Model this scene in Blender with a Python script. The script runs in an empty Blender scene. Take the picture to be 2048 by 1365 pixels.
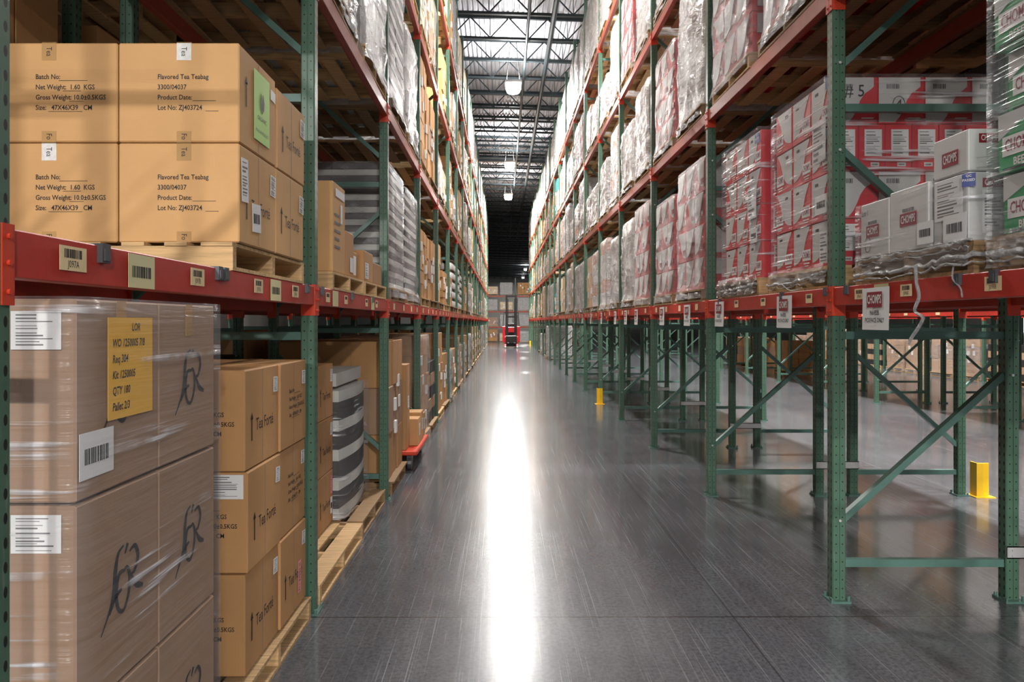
import bpy, math, random
from mathutils import Vector, noise
C = bpy.context.scene.collection
SC = bpy.context.scene
PI = math.pi
R = random.Random(7)

# ------------------------------------------------------------------ camera, world, exposure
F = 1500.0            # focal length in pixels of the 2048 px frame
H = 1.6               # eye height
cam_d = bpy.data.cameras.new('camera')
cam_d.sensor_width = 36.0
cam_d.lens = F / 2048 * 36.0
cam_d.shift_x = 19 / 2048
cam_d.shift_y = -38.5 / 2048
cam_d.clip_end = 400
cam = bpy.data.objects.new('camera', cam_d)
C.objects.link(cam)
cam.location = (0, 0, H)
cam.rotation_euler = (PI / 2, 0, 0)
SC.camera = cam
SC.view_settings.view_transform = 'Standard'
SC.view_settings.look = 'None'
SC.view_settings.gamma = 1
SC.view_settings.exposure = 0.2
SC.cycles.use_denoising = True
SC.cycles.max_bounces = 8
SC.cycles.diffuse_bounces = 2
SC.cycles.glossy_bounces = 3
SC.cycles.transparent_max_bounces = 10
SC.cycles.sample_clamp_indirect = 6

world = bpy.data.worlds.new('world')
SC.world = world
world.use_nodes = True
world.node_tree.nodes['Background'].inputs[0].default_value = (0.80, 0.84, 0.92, 1)
world.node_tree.nodes['Background'].inputs[1].default_value = 0.10
LAMP_W = 800.0
LAMPS = [(x, y) for x, y in ((4.3, -13.2), (0.4, -14.5), (1.0, -20.0), (6.2, -18.0), (-3.6, -11.5))] + [(0.35, y) for y in (11.9, 24.3, 36.4, 45.5)] + [(5.75, y) for y in (2.5, 8.0, 13.5, 19.5, 26.0, 34.0)] + \
        [(11.2, y) for y in (6.0, 18.0, 30.0)] + [(-4.6, y) for y in (8.0,)] + [(3.75, 123.0), (4.0, 146.0)]
LAMP_Z = 9.25
LAMP_K = {(4.3, -13.2): 3.0, (0.4, -14.5): 1.2, (1.0, -20.0): 1.5, (6.2, -18.0): 2.0, (-3.6, -11.5): 3.2, (0.35, 45.5): 2.6, (11.2, 6.0): 0.5, (11.2, 18.0): 0.5, (11.2, 30.0): 0.6, (0.35, 11.9): 0.85}    # lamp strengths; the left one behind the camera is an added fill

# ------------------------------------------------------------------ materials
def nt(name):
    m = bpy.data.materials.new(name); m.use_nodes = True
    n = m.node_tree.nodes; n.clear()
    out = n.new('ShaderNodeOutputMaterial'); b = n.new('ShaderNodeBsdfPrincipled')
    m.node_tree.links.new(b.outputs[0], out.inputs[0])
    return m, n, m.node_tree.links, b, out

def coords(n, l, scale, kind='Object', rot=None):
    tc = n.new('ShaderNodeTexCoord'); mp = n.new('ShaderNodeMapping')
    mp.inputs['Scale'].default_value = scale
    if rot: mp.inputs['Rotation'].default_value = rot
    if kind == 'World':
        g = n.new('ShaderNodeNewGeometry'); l.new(g.outputs['Position'], mp.inputs[0])
    else:
        l.new(tc.outputs[kind], mp.inputs[0])
    return mp.outputs[0]

def ramp(n, l, src, stops):
    r = n.new('ShaderNodeValToRGB'); e = r.color_ramp.elements
    while len(e) < len(stops): e.new(0.5)
    for k, (p, c) in enumerate(stops):
        e[k].position = p
        e[k].color = (c, c, c, 1) if not isinstance(c, tuple) else (*c, 1)
    l.new(src, r.inputs[0])
    return r.outputs[0]

def nz(n, l, vec, scale=1.0, detail=4, rough=0.55):
    t = n.new('ShaderNodeTexNoise'); t.inputs['Scale'].default_value = scale
    t.inputs['Detail'].default_value = detail; t.inputs['Roughness'].default_value = rough
    if vec is not None: l.new(vec, t.inputs['Vector'])
    return t.outputs['Fac']

def mth(n, l, op, a, b=None, c=None):
    m = n.new('ShaderNodeMath'); m.operation = op
    for k, v in enumerate((a, b, c)):
        if v is None: continue
        if isinstance(v, (int, float)): m.inputs[k].default_value = v
        else: l.new(v, m.inputs[k])
    return m.outputs[0]

def mixc(n, l, fac, a, b, mode='MIX'):
    m = n.new('ShaderNodeMix'); m.data_type = 'RGBA'; m.blend_type = mode
    if isinstance(fac, (int, float)): m.inputs[0].default_value = fac
    else: l.new(fac, m.inputs[0])
    for k, v in ((6, a), (7, b)):
        if isinstance(v, tuple): m.inputs[k].default_value = (*v, 1)
        else: l.new(v, m.inputs[k])
    return m.outputs[2]

def bump(n, l, b, h, strength=0.3, dist=0.01):
    bp = n.new('ShaderNodeBump'); bp.inputs['Strength'].default_value = strength
    bp.inputs['Distance'].default_value = dist
    l.new(h, bp.inputs['Height']); l.new(bp.outputs[0], b.inputs['Normal'])

def simple(name, col, rough=0.6, metal=0.0, var=0.12, scale=8.0, bmp=0.0, emit=None):
    m, n, l, b, o = nt(name)
    v = coords(n, l, (scale,) * 3)
    f = nz(n, l, v)
    dark = tuple(c * (1 - var) for c in col); lite = tuple(min(1, c * (1 + var)) for c in col)
    l.new(mixc(n, l, f, dark, lite), b.inputs['Base Color'])
    b.inputs['Roughness'].default_value = rough; b.inputs['Metallic'].default_value = metal
    if bmp: bump(n, l, b, f, bmp)
    if emit:
        b.inputs['Emission Color'].default_value = (*emit[0], 1); b.inputs['Emission Strength'].default_value = emit[1]
    return m

def cardboard(name, col, rnd=0.25, rough=0.75):
    m, n, l, b, o = nt(name)
    v = coords(n, l, (1, 1, 1))
    f = nz(n, l, v, 5.0, 5)
    v2 = coords(n, l, (3, 3, 160))
    f2 = nz(n, l, v2, 1.0, 2)
    oi = n.new('ShaderNodeObjectInfo')
    k = mth(n, l, 'MULTIPLY_ADD', oi.outputs['Random'], rnd, 1.0 - rnd * 0.6)
    c = mixc(n, l, f, tuple(x * 0.86 for x in col), tuple(x * 1.1 for x in col))
    kk = n.new('ShaderNodeCombineColor')
    for i in range(3): l.new(k, kk.inputs[i])
    c = mixc(n, l, 1.0, c, kk.outputs[0], 'MULTIPLY')
    l.new(c, b.inputs['Base Color']); b.inputs['Roughness'].default_value = rough
    bump(n, l, b, f2, 0.15, 0.002)
    return m

def wood(name, col):
    m, n, l, b, o = nt(name)
    v = coords(n, l, (2, 2, 2))
    f = nz(n, l, v, 2.0, 3)
    v2 = coords(n, l, (4, 60, 60))
    g = nz(n, l, v2, 1.0, 4)
    oi = n.new('ShaderNodeObjectInfo')
    k = mth(n, l, 'MULTIPLY_ADD', oi.outputs['Random'], 0.5, 0.7)
    gg = mth(n, l, 'MULTIPLY', g, k)
    c = ramp(n, l, gg, [(0.2, tuple(x * 0.45 for x in col)), (0.5, col), (0.8, tuple(min(1, x * 1.35) for x in col))])
    l.new(c, b.inputs['Base Color']); b.inputs['Roughness'].default_value = 0.8
    bump(n, l, b, g, 0.3, 0.003)
    return m

def painted_post():
    m, n, l, b, o = nt('green_painted_steel')
    tc = n.new('ShaderNodeTexCoord'); s = n.new('ShaderNodeSeparateXYZ'); l.new(tc.outputs['Object'], s.inputs[0])
    s2 = n.new('ShaderNodeSeparateXYZ'); l.new(tc.outputs['Normal'], s2.inputs[0])
    x, y, z = s.outputs
    # oval holes in two columns on the aisle faces, one column of dots on the side faces
    fz = mth(n, l, 'MULTIPLY', mth(n, l, 'ABSOLUTE', mth(n, l, 'SUBTRACT', mth(n, l, 'FRACT', mth(n, l, 'DIVIDE', z, 0.0508)), 0.5)), 0.0508)
    dy = mth(n, l, 'ABSOLUTE', mth(n, l, 'SUBTRACT', mth(n, l, 'ABSOLUTE', y), 0.019))
    e1 = mth(n, l, 'ADD', mth(n, l, 'POWER', mth(n, l, 'DIVIDE', dy, 0.0062), 2), mth(n, l, 'POWER', mth(n, l, 'DIVIDE', fz, 0.012), 2))
    h1 = mth(n, l, 'LESS_THAN', e1, 1.0)
    dx = mth(n, l, 'ABSOLUTE', mth(n, l, 'SUBTRACT', mth(n, l, 'ABSOLUTE', x), 0.018))
    e2 = mth(n, l, 'ADD', mth(n, l, 'POWER', mth(n, l, 'DIVIDE', dx, 0.0042), 2), mth(n, l, 'POWER', mth(n, l, 'DIVIDE', fz, 0.0042), 2))
    h2 = mth(n, l, 'LESS_THAN', e2, 1.0)
    nx = mth(n, l, 'GREATER_THAN', mth(n, l, 'ABSOLUTE', s2.outputs[0]), 0.7)
    ny = mth(n, l, 'GREATER_THAN', mth(n, l, 'ABSOLUTE', s2.outputs[1]), 0.7)
    hole = mth(n, l, 'MAXIMUM', mth(n, l, 'MULTIPLY', h1, nx), mth(n, l, 'MULTIPLY', h2, ny))
    f = nz(n, l, coords(n, l, (1, 1, 1)), 9.0, 4)
    base = mixc(n, l, f, (0.048, 0.112, 0.072), (0.090, 0.178, 0.118))
    w = nz(n, l, coords(n, l, (40, 40, 3)), 1.0, 4)
    base = mixc(n, l, ramp(n, l, w, [(0.66, 0.0), (0.76, 0.5)]), base, (0.30, 0.32, 0.30))
    l.new(mixc(n, l, hole, base, (0.006, 0.008, 0.007)), b.inputs['Base Color'])
    b.inputs['Roughness'].default_value = 0.38
    return m

def film_mat(name, cover, tint=(0.82, 0.84, 0.86), stretch=(3, 3, 9), lo=0.35, hi=0.75, wr=1.0):
    """clear stretch film: mostly see-through, milky where it bunches, glossy wrinkles"""
    m, n, l, b, o = nt(name)
    v = coords(n, l, stretch, 'Object', (0.5, 0.55, 0.0))
    f = nz(n, l, v, 1.6, 6, 0.65)
    f2 = nz(n, l, coords(n, l, (1.2, 1.2, 1.2)), 2.0, 3)
    s = mth(n, l, 'MULTIPLY_ADD', f2, 0.35, mth(n, l, 'MULTIPLY', f, 0.75))
    fac = ramp(n, l, s, [(lo, cover * 0.55), (hi, min(1.0, cover * 1.45))])
    b.inputs['Base Color'].default_value = (*tint, 1)
    b.inputs['Roughness'].default_value = 0.22
    b.inputs['Specular IOR Level'].default_value = 0.9
    bump(n, l, b, f, min(1.0, 0.95 * wr), 0.09 * wr)
    t = n.new('ShaderNodeBsdfTransparent'); mx = n.new('ShaderNodeMixShader')
    l.new(fac, mx.inputs[0]); l.new(t.outputs[0], mx.inputs[1]); l.new(b.outputs[0], mx.inputs[2])
    l.new(mx.outputs[0], o.inputs[0])
    return m

def concrete():
    m, n, l, b, o = nt('polished_concrete')
    g = n.new('ShaderNodeNewGeometry'); s = n.new('ShaderNodeSeparateXYZ'); l.new(g.outputs['Position'], s.inputs[0])
    big = nz(n, l, coords(n, l, (0.35, 0.35, 0.35), 'World'), 1.0, 5, 0.6)
    mid = nz(n, l, coords(n, l, (3, 3, 3), 'World'), 1.0, 6, 0.65)
    fine = nz(n, l, coords(n, l, (45, 45, 45), 'World'), 1.0, 4, 0.7)
    col = ramp(n, l, big, [(0.3, (0.060, 0.063, 0.073)), (0.7, (0.150, 0.156, 0.174))])
    col = mixc(n, l, ramp(n, l, mid, [(0.35, 0.0), (0.7, 0.45)]), col, (0.165, 0.168, 0.175))
    col = mixc(n, l, ramp(n, l, fine, [(0.42, 0.0), (0.62, 0.6)]), col, (0.04, 0.04, 0.045))
    # tyre scuffs along the aisle
    sc = nz(n, l, coords(n, l, (9, 0.5, 1), 'World', (0, 0, 0.06)), 1.0, 6, 0.7)
    col = mixc(n, l, ramp(n, l, sc, [(0.58, 0.0), (0.7, 0.5)]), col, (0.06, 0.06, 0.065))
    def lines(rot, sc_, thr, w):
        t = n.new('ShaderNodeTexVoronoi'); t.feature = 'DISTANCE_TO_EDGE'
        l.new(coords(n, l, sc_, 'World', (0, 0, rot)), t.inputs['Vector']); t.inputs['Scale'].default_value = 1.0
        return mth(n, l, 'LESS_THAN', t.outputs['Distance'], w)
    sg = nz(n, l, coords(n, l, (120, 0.5, 1), 'World', (0, 0, -0.03)), 1.0, 3, 0.6)
    col = mixc(n, l, ramp(n, l, sg, [(0.60, 0.0), (0.70, 0.6)]), col, (0.36, 0.37, 0.39))
    sg2 = nz(n, l, coords(n, l, (95, 1.1, 1), 'World', (0, 0, 0.13)), 1.0, 3, 0.6)
    col = mixc(n, l, ramp(n, l, sg2, [(0.62, 0.0), (0.72, 0.5)]), col, (0.34, 0.35, 0.37))
    # dark spots
    v = n.new('ShaderNodeTexVoronoi'); l.new(coords(n, l, (1.9, 1.9, 1.9), 'World'), v.inputs['Vector'])
    vs = n.new('ShaderNodeSeparateColor'); l.new(v.outputs['Color'], vs.inputs[0])
    sp = mth(n, l, 'LESS_THAN', mth(n, l, 'ADD', v.outputs['Distance'], mth(n, l, 'MULTIPLY', fine, 0.12)), mth(n, l, 'MULTIPLY_ADD', vs.outputs[0], 0.09, 0.03))
    col = mixc(n, l, mth(n, l, 'MULTIPLY', sp, 0.75), col, (0.012, 0.012, 0.014))
    # saw-cut joints: across the aisle every 4.2 m, along it at two places
    jy = mth(n, l, 'ABSOLUTE', mth(n, l, 'SUBTRACT', mth(n, l, 'FRACT', mth(n, l, 'DIVIDE', mth(n, l, 'SUBTRACT', mth(n, l, 'MULTIPLY_ADD', s.outputs[0], -0.004, s.outputs[1]), 1.96), 4.2)), 0.5))
    j1 = mth(n, l, 'LESS_THAN', jy, 0.0011)
    j2 = mth(n, l, 'LESS_THAN', mth(n, l, 'ABSOLUTE', mth(n, l, 'SUBTRACT', s.outputs[0], 2.55)), 0.003)
    j3 = mth(n, l, 'LESS_THAN', mth(n, l, 'ABSOLUTE', mth(n, l, 'SUBTRACT', s.outputs[0], 1.25)), 0.004)
    col = mixc(n, l, mth(n, l, 'MAXIMUM', j1, j2), col, (0.012, 0.012, 0.013))
    col = mixc(n, l, mth(n, l, 'MULTIPLY', j3, 0.7), col, (0.03, 0.03, 0.03))
    l.new(col, b.inputs['Base Color'])
    r = mth(n, l, 'MULTIPLY_ADD', mid, 0.07, mth(n, l, 'MULTIPLY_ADD', sg, 0.08, 0.02))
    l.new(r, b.inputs['Coat Roughness']); b.inputs['Coat Weight'].default_value = 0.45; b.inputs['Coat IOR'].default_value = 1.4
    l.new(mth(n, l, 'ADD', r, 0.14), b.inputs['Roughness'])
    b.inputs['Specular IOR Level'].default_value = 0.26
    bump(n, l, b, mth(n, l, 'ADD', mth(n, l, 'MULTIPLY', mid, 0.6), mth(n, l, 'MULTIPLY', fine, 0.25)), 0.12, 0.004)
    return m

M = {}
M['floor'] = concrete()
M['green'] = painted_post()
M['brace'] = simple('brace_green', (0.085, 0.175, 0.145), 0.42, var=0.2)
M['red'] = simple('beam_red', (0.50, 0.030, 0.018), 0.42, var=0.25, scale=14)
M['orange'] = simple('beam_orange_red', (0.36, 0.065, 0.04), 0.42, var=0.25, scale=14)
M['connector'] = simple('connector_red_orange', (0.60, 0.05, 0.018), 0.4, var=0.2)
M['galv'] = simple('galvanised_steel', (0.55, 0.55, 0.54), 0.45, 0.4)
M['clip'] = simple('dark_grey_clip', (0.10, 0.11, 0.12), 0.4, 0.5)
M['wood'] = wood('pallet_wood', (0.36, 0.22, 0.105))
M['wood_light'] = wood('fresh_pallet_wood', (0.62, 0.40, 0.19))
M['kraft'] = cardboard('kraft_card', (0.50, 0.265, 0.105))
M['kraft_tea'] = cardboard('tan_card', (0.66, 0.375, 0.155), 0.08)
M['kraft_dark'] = cardboard('dark_kraft_card', (0.37, 0.225, 0.135), 0.06)
M['white_card'] = cardboard('white_card', (0.66, 0.65, 0.63), 0.10, 0.55)
M['red_card'] = cardboard('red_card', (0.70, 0.016, 0.03), 0.1, 0.4)
M['green_card'] = cardboard('green_card', (0.02, 0.34, 0.12), 0.06, 0.4)
M['grey_tray'] = simple('pale_grey_tray', (0.66, 0.66, 0.62), 0.6)
M['black_tray'] = simple('black_tray', (0.02, 0.02, 0.022), 0.45)
M['paper'] = simple('white_paper', (0.83, 0.83, 0.82), 0.6, var=0.04)
M['yellow_paper'] = simple('yellow_orange_paper', (0.92, 0.50, 0.05), 0.6, var=0.04)
M['lime_paper'] = simple('lime_green_paper', (0.44, 0.74, 0.16), 0.5, var=0.06)
M['pink_paper'] = simple('pink_paper', (0.85, 0.30, 0.33), 0.6, var=0.06)
M['tan_label'] = simple('tan_label_paper', (0.86, 0.66, 0.38), 0.55, var=0.05)
M['pale_label'] = simple('pale_yellow_label', (0.72, 0.66, 0.36), 0.5, var=0.08)
M['blue'] = simple('blue_label', (0.015, 0.05, 0.30), 0.45)
M['ink'] = simple('black_ink', (0.018, 0.016, 0.015), 0.6)
M['greyink'] = simple('grey_ink', (0.16, 0.15, 0.15), 0.6)
M['maroon'] = simple('maroon_print', (0.28, 0.012, 0.03), 0.5)
M['white_ink'] = simple('white_ink', (0.85, 0.83, 0.80), 0.5, var=0.03)
M['tape'] = simple('brown_tape', (0.50, 0.30, 0.13), 0.12, var=0.06)
M['tape_shine'] = simple('tape_white_shine', (0.86, 0.82, 0.76), 0.15, var=0.3, scale=60)  # near-white colour paints the shine on the brown tape
M['orange_card'] = cardboard('orange_card', (0.72, 0.22, 0.04), 0.1)
M['teal_card'] = cardboard('teal_card', (0.03, 0.30, 0.32), 0.1)
M['cream_card'] = cardboard('cream_card', (0.74, 0.58, 0.40), 0.25)
M['yellow'] = simple('safety_yellow', (0.85, 0.50, 0.01), 0.4)
M['steel_dark'] = simple('dark_roof_steel', (0.016, 0.026, 0.030), 0.5)
M['deck'] = simple('pale_roof_deck', (0.74, 0.74, 0.78), 0.45, var=0.1, scale=1.2)
M['wall'] = simple('painted_wall', (0.55, 0.54, 0.51), 0.7, scale=1.0)
M['lift_red'] = simple('forklift_red', (0.70, 0.02, 0.03), 0.3)
M['lift_black'] = simple('forklift_black', (0.012, 0.012, 0.014), 0.4)
M['lamp'] = simple('lamp_diffuser', (0.9, 0.9, 0.9), 0.5, emit=((1.0, 0.98, 0.95), 25.0))
M['lamp_body'] = simple('lamp_housing', (0.75, 0.75, 0.75), 0.4)
M['cable'] = simple('dark_hanging_cable', (0.03, 0.03, 0.03), 0.7)
M['bright'] = simple('daylight_panel', (0.9, 0.9, 0.9), 0.5, emit=((0.85, 0.93, 1.0), 3.0))
M['film_load'] = film_mat('stretch_film_milky', 0.55, (0.60, 0.58, 0.58))
M['film_mid'] = film_mat('stretch_film_half_clear', 0.30, (0.66, 0.63, 0.63))
def film_clear():
    m, n, l, b, o = nt('stretch_film_clear')
    st = nz(n, l, coords(n, l, (1.1, 1.1, 26), 'Object', (0.42, 0.0, 0.0)), 1.0, 3, 0.6)
    pt = nz(n, l, coords(n, l, (1.6, 1.6, 2.2)), 1.5, 3)
    a = ramp(n, l, st, [(0.56, 0.0), (0.64, 1.0)]); c = ramp(n, l, pt, [(0.44, 0.0), (0.56, 0.9)])
    fac = mth(n, l, 'MULTIPLY_ADD', mth(n, l, 'MULTIPLY', a, c), 0.8, mth(n, l, 'MULTIPLY_ADD', pt, 0.12, 0.03))  # whitish streaks in the cover paint highlights on the wrinkles
    b.inputs['Base Color'].default_value = (0.86, 0.86, 0.90, 1); b.inputs['Roughness'].default_value = 0.2; b.inputs['Specular IOR Level'].default_value = 1.0
    bump(n, l, b, st, 0.8, 0.03)
    t = n.new('ShaderNodeBsdfTransparent'); mx = n.new('ShaderNodeMixShader')
    l.new(fac, mx.inputs[0]); l.new(t.outputs[0], mx.inputs[1]); l.new(b.outputs[0], mx.inputs[2]); l.new(mx.outputs[0], o.inputs[0])
    return m
M['film_clear'] = film_clear()
M['film_rope'] = film_mat('bunched_film', 0.72, (0.85, 0.84, 0.83), (14, 14, 14))

# ------------------------------------------------------------------ mesh helpers
class MB:
    def __init__(s): s.v = []; s.f = []
    def add(s, vs, fs):
        o = len(s.v); s.v += [tuple(v) for v in vs]; s.f += [tuple(o + i for i in f) for f in fs]
    def box(s, x0, x1, y0, y1, z0, z1):
        s.add([(x0, y0, z0), (x1, y0, z0), (x1, y1, z0), (x0, y1, z0), (x0, y0, z1), (x1, y0, z1), (x1, y1, z1), (x0, y1, z1)],
              [(0, 3, 2, 1), (4, 5, 6, 7), (0, 1, 5, 4), (1, 2, 6, 5), (2, 3, 7, 6), (3, 0, 4, 7)])
    def cbox(s, x0, x1, y0, y1, z0, z1, c=0.006):
        """box with chamfered vertical and top/bottom edges"""
        def ring(z, i): return [(x0 + i, y0 + c, z), (x0 + c, y0 + i, z), (x1 - c, y0 + i, z), (x1 - i, y0 + c, z), (x1 - i, y1 - c, z), (x1 - c, y1 - i, z), (x0 + c, y1 - i, z), (x0 + i, y1 - c, z)]
        rs = [[(p[0], p[1], z0) for p in ring(0, c)], ring(z0 + c, 0), ring(z1 - c, 0), ring(z1, c)]
        vs = [p for r in rs for p in r]
        fs = [tuple(range(7, -1, -1)), tuple(range(24, 32))]
        for k in range(3):
            for i in range(8):
                j = (i + 1) % 8
                fs.append((k * 8 + i, k * 8 + j, k * 8 + 8 + j, k * 8 + 8 + i))
        s.add(vs, fs)
    def bar(s, a, b, w, h, up=(0, 0, 1)):
        a = Vector(a); b = Vector(b); d = (b - a).normalized(); u = Vector(up)
        if abs(d.dot(u)) > 0.98: u = Vector((0, 1, 0))
        p = d.cross(u).normalized() * w / 2; q = p.cross(d).normalized() * h / 2
        vs = [a - p - q, a + p - q, a + p + q, a - p + q, b - p - q, b + p - q, b + p + q, b - p + q]
        s.add(vs, [(0, 1, 2, 3), (7, 6, 5, 4), (0, 4, 5, 1), (1, 5, 6, 2), (2, 6, 7, 3), (3, 7, 4, 0)])
    def prism(s, prof, z0, z1):
        n = len(prof)
        s.add([(x, y, z0) for x, y in prof] + [(x, y, z1) for x, y in prof],
              [tuple(range(n - 1, -1, -1)), tuple(range(n, 2 * n))] + [(i, (i + 1) % n, n + (i + 1) % n, n + i) for i in range(n)])
    def poly(s, pts, t=0.0008):
        """flat 2D shape in the local XZ plane facing -y, thickness t"""
        n = len(pts)
        a = sum(pts[i][0] * pts[(i + 1) % n][1] - pts[(i + 1) % n][0] * pts[i][1] for i in range(n))
        if a < 0: pts = pts[::-1]
        s.add([(x, -t, z) for x, z in pts] + [(x, 0, z) for x, z in pts],
              [tuple(range(n)), tuple(range(2 * n - 1, n - 1, -1))] + [((i + 1) % n, i, n + i, n + (i + 1) % n) for i in range(n)])
    def rect(s, x0, x1, z0, z1, t=0.0008): s.poly([(x0, z0), (x1, z0), (x1, z1), (x0, z1)], t)
    def tube(s, pts, r, k=6):
        pts = [Vector(p) for p in pts]; o = len(s.v); n = len(pts)
        for i, p in enumerate(pts):
            d = (pts[min(i + 1, n - 1)] - pts[max(i - 1, 0)]).normalized()
            u = Vector((0, 0, 1)) if abs(d.z) < 0.9 else Vector((1, 0, 0))
            a = d.cross(u).normalized(); b = a.cross(d)
            rr = r[i] if isinstance(r, (list, tuple)) else r
            for j in range(k):
                t = 2 * PI * j / k
                s.v.append(tuple(p + a * math.cos(t) * rr + b * math.sin(t) * rr))
        for i in range(n - 1):
            for j in range(k):
                s.f.append((o + i * k + j, o + i * k + (j + 1) % k, o + (i + 1) * k + (j + 1) % k, o + (i + 1) * k + j))
        s.f.append(tuple(o + j for j in range(k - 1, -1, -1))); s.f.append(tuple(o + (n - 1) * k + j for j in range(k)))
    def cyl(s, c, r, h, axis='z', k=16):
        c = Vector(c); d = {'x': Vector((1, 0, 0)), 'y': Vector((0, 1, 0)), 'z': Vector((0, 0, 1))}[axis]
        s.tube([c, c + d * h], r, k)
    def mesh(s, name):
        me = bpy.data.meshes.new(name); me.from_pydata(s.v, [], s.f); me.update(); return me
    def build(s, name, mat, parent=None, loc=(0, 0, 0), rz=0, smooth=False):
        return mobj(name, s.mesh(name), mat, parent, loc, rz, smooth)

CH = {}
def mobj(name, me, mat, parent=None, loc=(0, 0, 0), rz=0, smooth=False):
    if mat is not None:
        me.materials.clear(); me.materials.append(M[mat] if isinstance(mat, str) else mat)
    if smooth:
        for p in me.polygons: p.use_smooth = True
    o = bpy.data.objects.new(name, me); C.objects.link(o)
    o.location = loc; o.rotation_euler = (0, 0, rz)
    if parent is not None:
        o.parent = parent; CH.setdefault(parent.name, []).append(o)
    return o
def tag(o, label, cat, group=None, kind=None):
    if label: o['label'] = label
    if cat: o['category'] = cat
    if group: o['group'] = group
    if kind: o['kind'] = kind
    return o
def thing(name, label, cat, loc=(0, 0, 0), rz=0, group=None):
    o = bpy.data.objects.new(name, None); C.objects.link(o)
    o.location = loc; o.rotation_euler = (0, 0, rz); o.empty_display_size = 0.1
    return tag(o, label, cat, group)
def copy_tree(o, parent=None):
    c = o.copy(); C.objects.link(c)
    if parent is not None:
        c.parent = parent; CH.setdefault(parent.name, []).append(c)
    for ch in CH.get(o.name, []): copy_tree(ch, c)
    return c
PROTO = {}
def place(key, builder, loc, rz, label, cat, group=None):
    """first use builds the thing, later uses copy it with all its parts"""
    if key in PROTO: o = copy_tree(PROTO[key])
    else: o = PROTO[key] = builder()
    o.location = loc; o.rotation_euler = (0, 0, rz)
    for k in ('label', 'category', 'group'):
        if k in o: del o[k]
    return tag(o, label, cat, group)
def struct(name, mb, mat):
    o = mb.build(name, mat); o['kind'] = 'structure'; return o

TC = {}
def text_mesh(s, size, bold=0.0, sx=1.0, align='CENTER', shear=0.0):
    key = (s, size, bold, sx, align, shear)
    if key in TC: return TC[key].copy()
    cu = bpy.data.curves.new('lettering', 'FONT'); cu.body = s; cu.size = size; cu.resolution_u = 2
    cu.align_x = align; cu.align_y = 'CENTER'; cu.offset = bold; cu.shear = shear; cu.space_line = 1.25
    ob = bpy.data.objects.new('lettering_source', cu)
    me = bpy.data.meshes.new_from_object(ob)
    bpy.data.objects.remove(ob); bpy.data.curves.remove(cu)
    for v in me.vertices:
        x, y, z = v.co; v.co = (x * sx, -0.0004, y)
    me.name = 'lettering'; me.update(); TC[key] = me
    return me.copy()
def text(s, size, mat, parent, loc, rz=0, bold=0.0, sx=1.0, align='CENTER', name='lettering', roll=0.0, shear=0.0):
    o = mobj(name, text_mesh(s, size, bold, sx, align, shear), mat, parent, loc, rz)
    if roll: o.rotation_euler = (0, roll, rz)
    return o
def barcode_mb(w, h, n=16, seed=1, x=0, z=0):
    r = random.Random(seed); mb = MB(); ws = [r.uniform(0.4, 1.6) for _ in range(2 * n)]; t = sum(ws); p = -w / 2
    for i, q in enumerate(ws):
        q = q * w / t
        if i % 2 == 0: mb.rect(x + p, x + p + q, z - h / 2, z + h / 2, 0.0006)
        p += q
    return mb
def sticker(parent, loc, rz, w, h, mat='paper', kind='barcode', name='label_sticker', label=None, txt=None, roll=0.0, seed=1):
    mb = MB(); mb.rect(-w / 2, w / 2, -h / 2, h / 2, 0.001)
    o = mb.build(name, mat, parent, loc, rz)
    if roll: o.rotation_euler = (0, roll, rz)
    if label: o['label'] = label
    if kind == 'barcode': barcode_mb(w * 0.72, h * 0.34, 14, seed).build('barcode', 'ink', o, (0, -0.001, -h * 0.02))
    if kind == 'lines':
        k = MB(); r = random.Random(seed); z = h * 0.42
        while z > -h * 0.42:
            t = r.choice((0.012, 0.02, 0.03)) * h * 1.3; k.rect(-w * 0.4, -w * 0.4 + w * r.uniform(0.4, 0.8), z - t, z, 0.0006); z -= t + h * r.choice((0.035, 0.05, 0.09))
        k.build('printed_lines', 'greyink', o, (0, -0.001, 0))
    if kind == 'bin':
        barcode_mb(w * 0.66, h * 0.36, 12, seed).build('barcode', 'ink', o, (0, -0.001, h * 0.2))
        if txt: text(txt, h * 0.42, 'ink', o, (0, -0.001, -h * 0.24), sx=0.8)
    return o

# ------------------------------------------------------------------ building shell
LX, RX = -1.025, 1.884            # aisle faces of the left and right racks
ORD = ['first', 'second', 'third', 'fourth', 'fifth', 'sixth', 'seventh', 'eighth', 'ninth', 'tenth', 'eleventh', 'twelfth',
       'thirteenth', 'fourteenth', 'fifteenth', 'sixteenth', 'seventeenth', 'eighteenth', 'nineteenth', 'twentieth', 'twenty-first', 'twenty-second']
mb = MB(); mb.box(-16, 40, -26, 156, -0.2, 0); struct('floor', mb, 'floor')
def roof_z(x): return 10.8 - 0.03 * x
mb = MB(); prof = []; x = -16.0; k = 0
while x < 40:
    for dx, dz in ((0, 0), (0.075, 0), (0.095, 0.04), (0.13, 0.04)): prof.append((x + dx, roof_z(x + dx) + dz))
    x += 0.15
n = len(prof)
mb.add([(x, -26, z) for x, z in prof] + [(x, 60, z) for x, z in prof], [(i, i + 1, n + i + 1, n + i) for i in range(n - 1)])
mb.box(-16, 40, -26, 60, 11.4, 11.5)
struct('ceiling', mb, 'deck')
M['deck_dark'] = simple('far_dark_roof_deck', (0.10, 0.11, 0.12), 0.6, var=0.2, scale=2)  # darker deck over the far part of the building
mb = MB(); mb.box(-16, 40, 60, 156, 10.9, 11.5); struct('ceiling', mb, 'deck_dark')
mb = MB(); mb.box(-16.2, -16, -26, 156, 0, 11.5); struct('wall_left', mb, 'wall')
mb = MB(); mb.box(40, 40.2, -26, 156, 0, 11.5); struct('wall_right', mb, 'wall')
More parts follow.
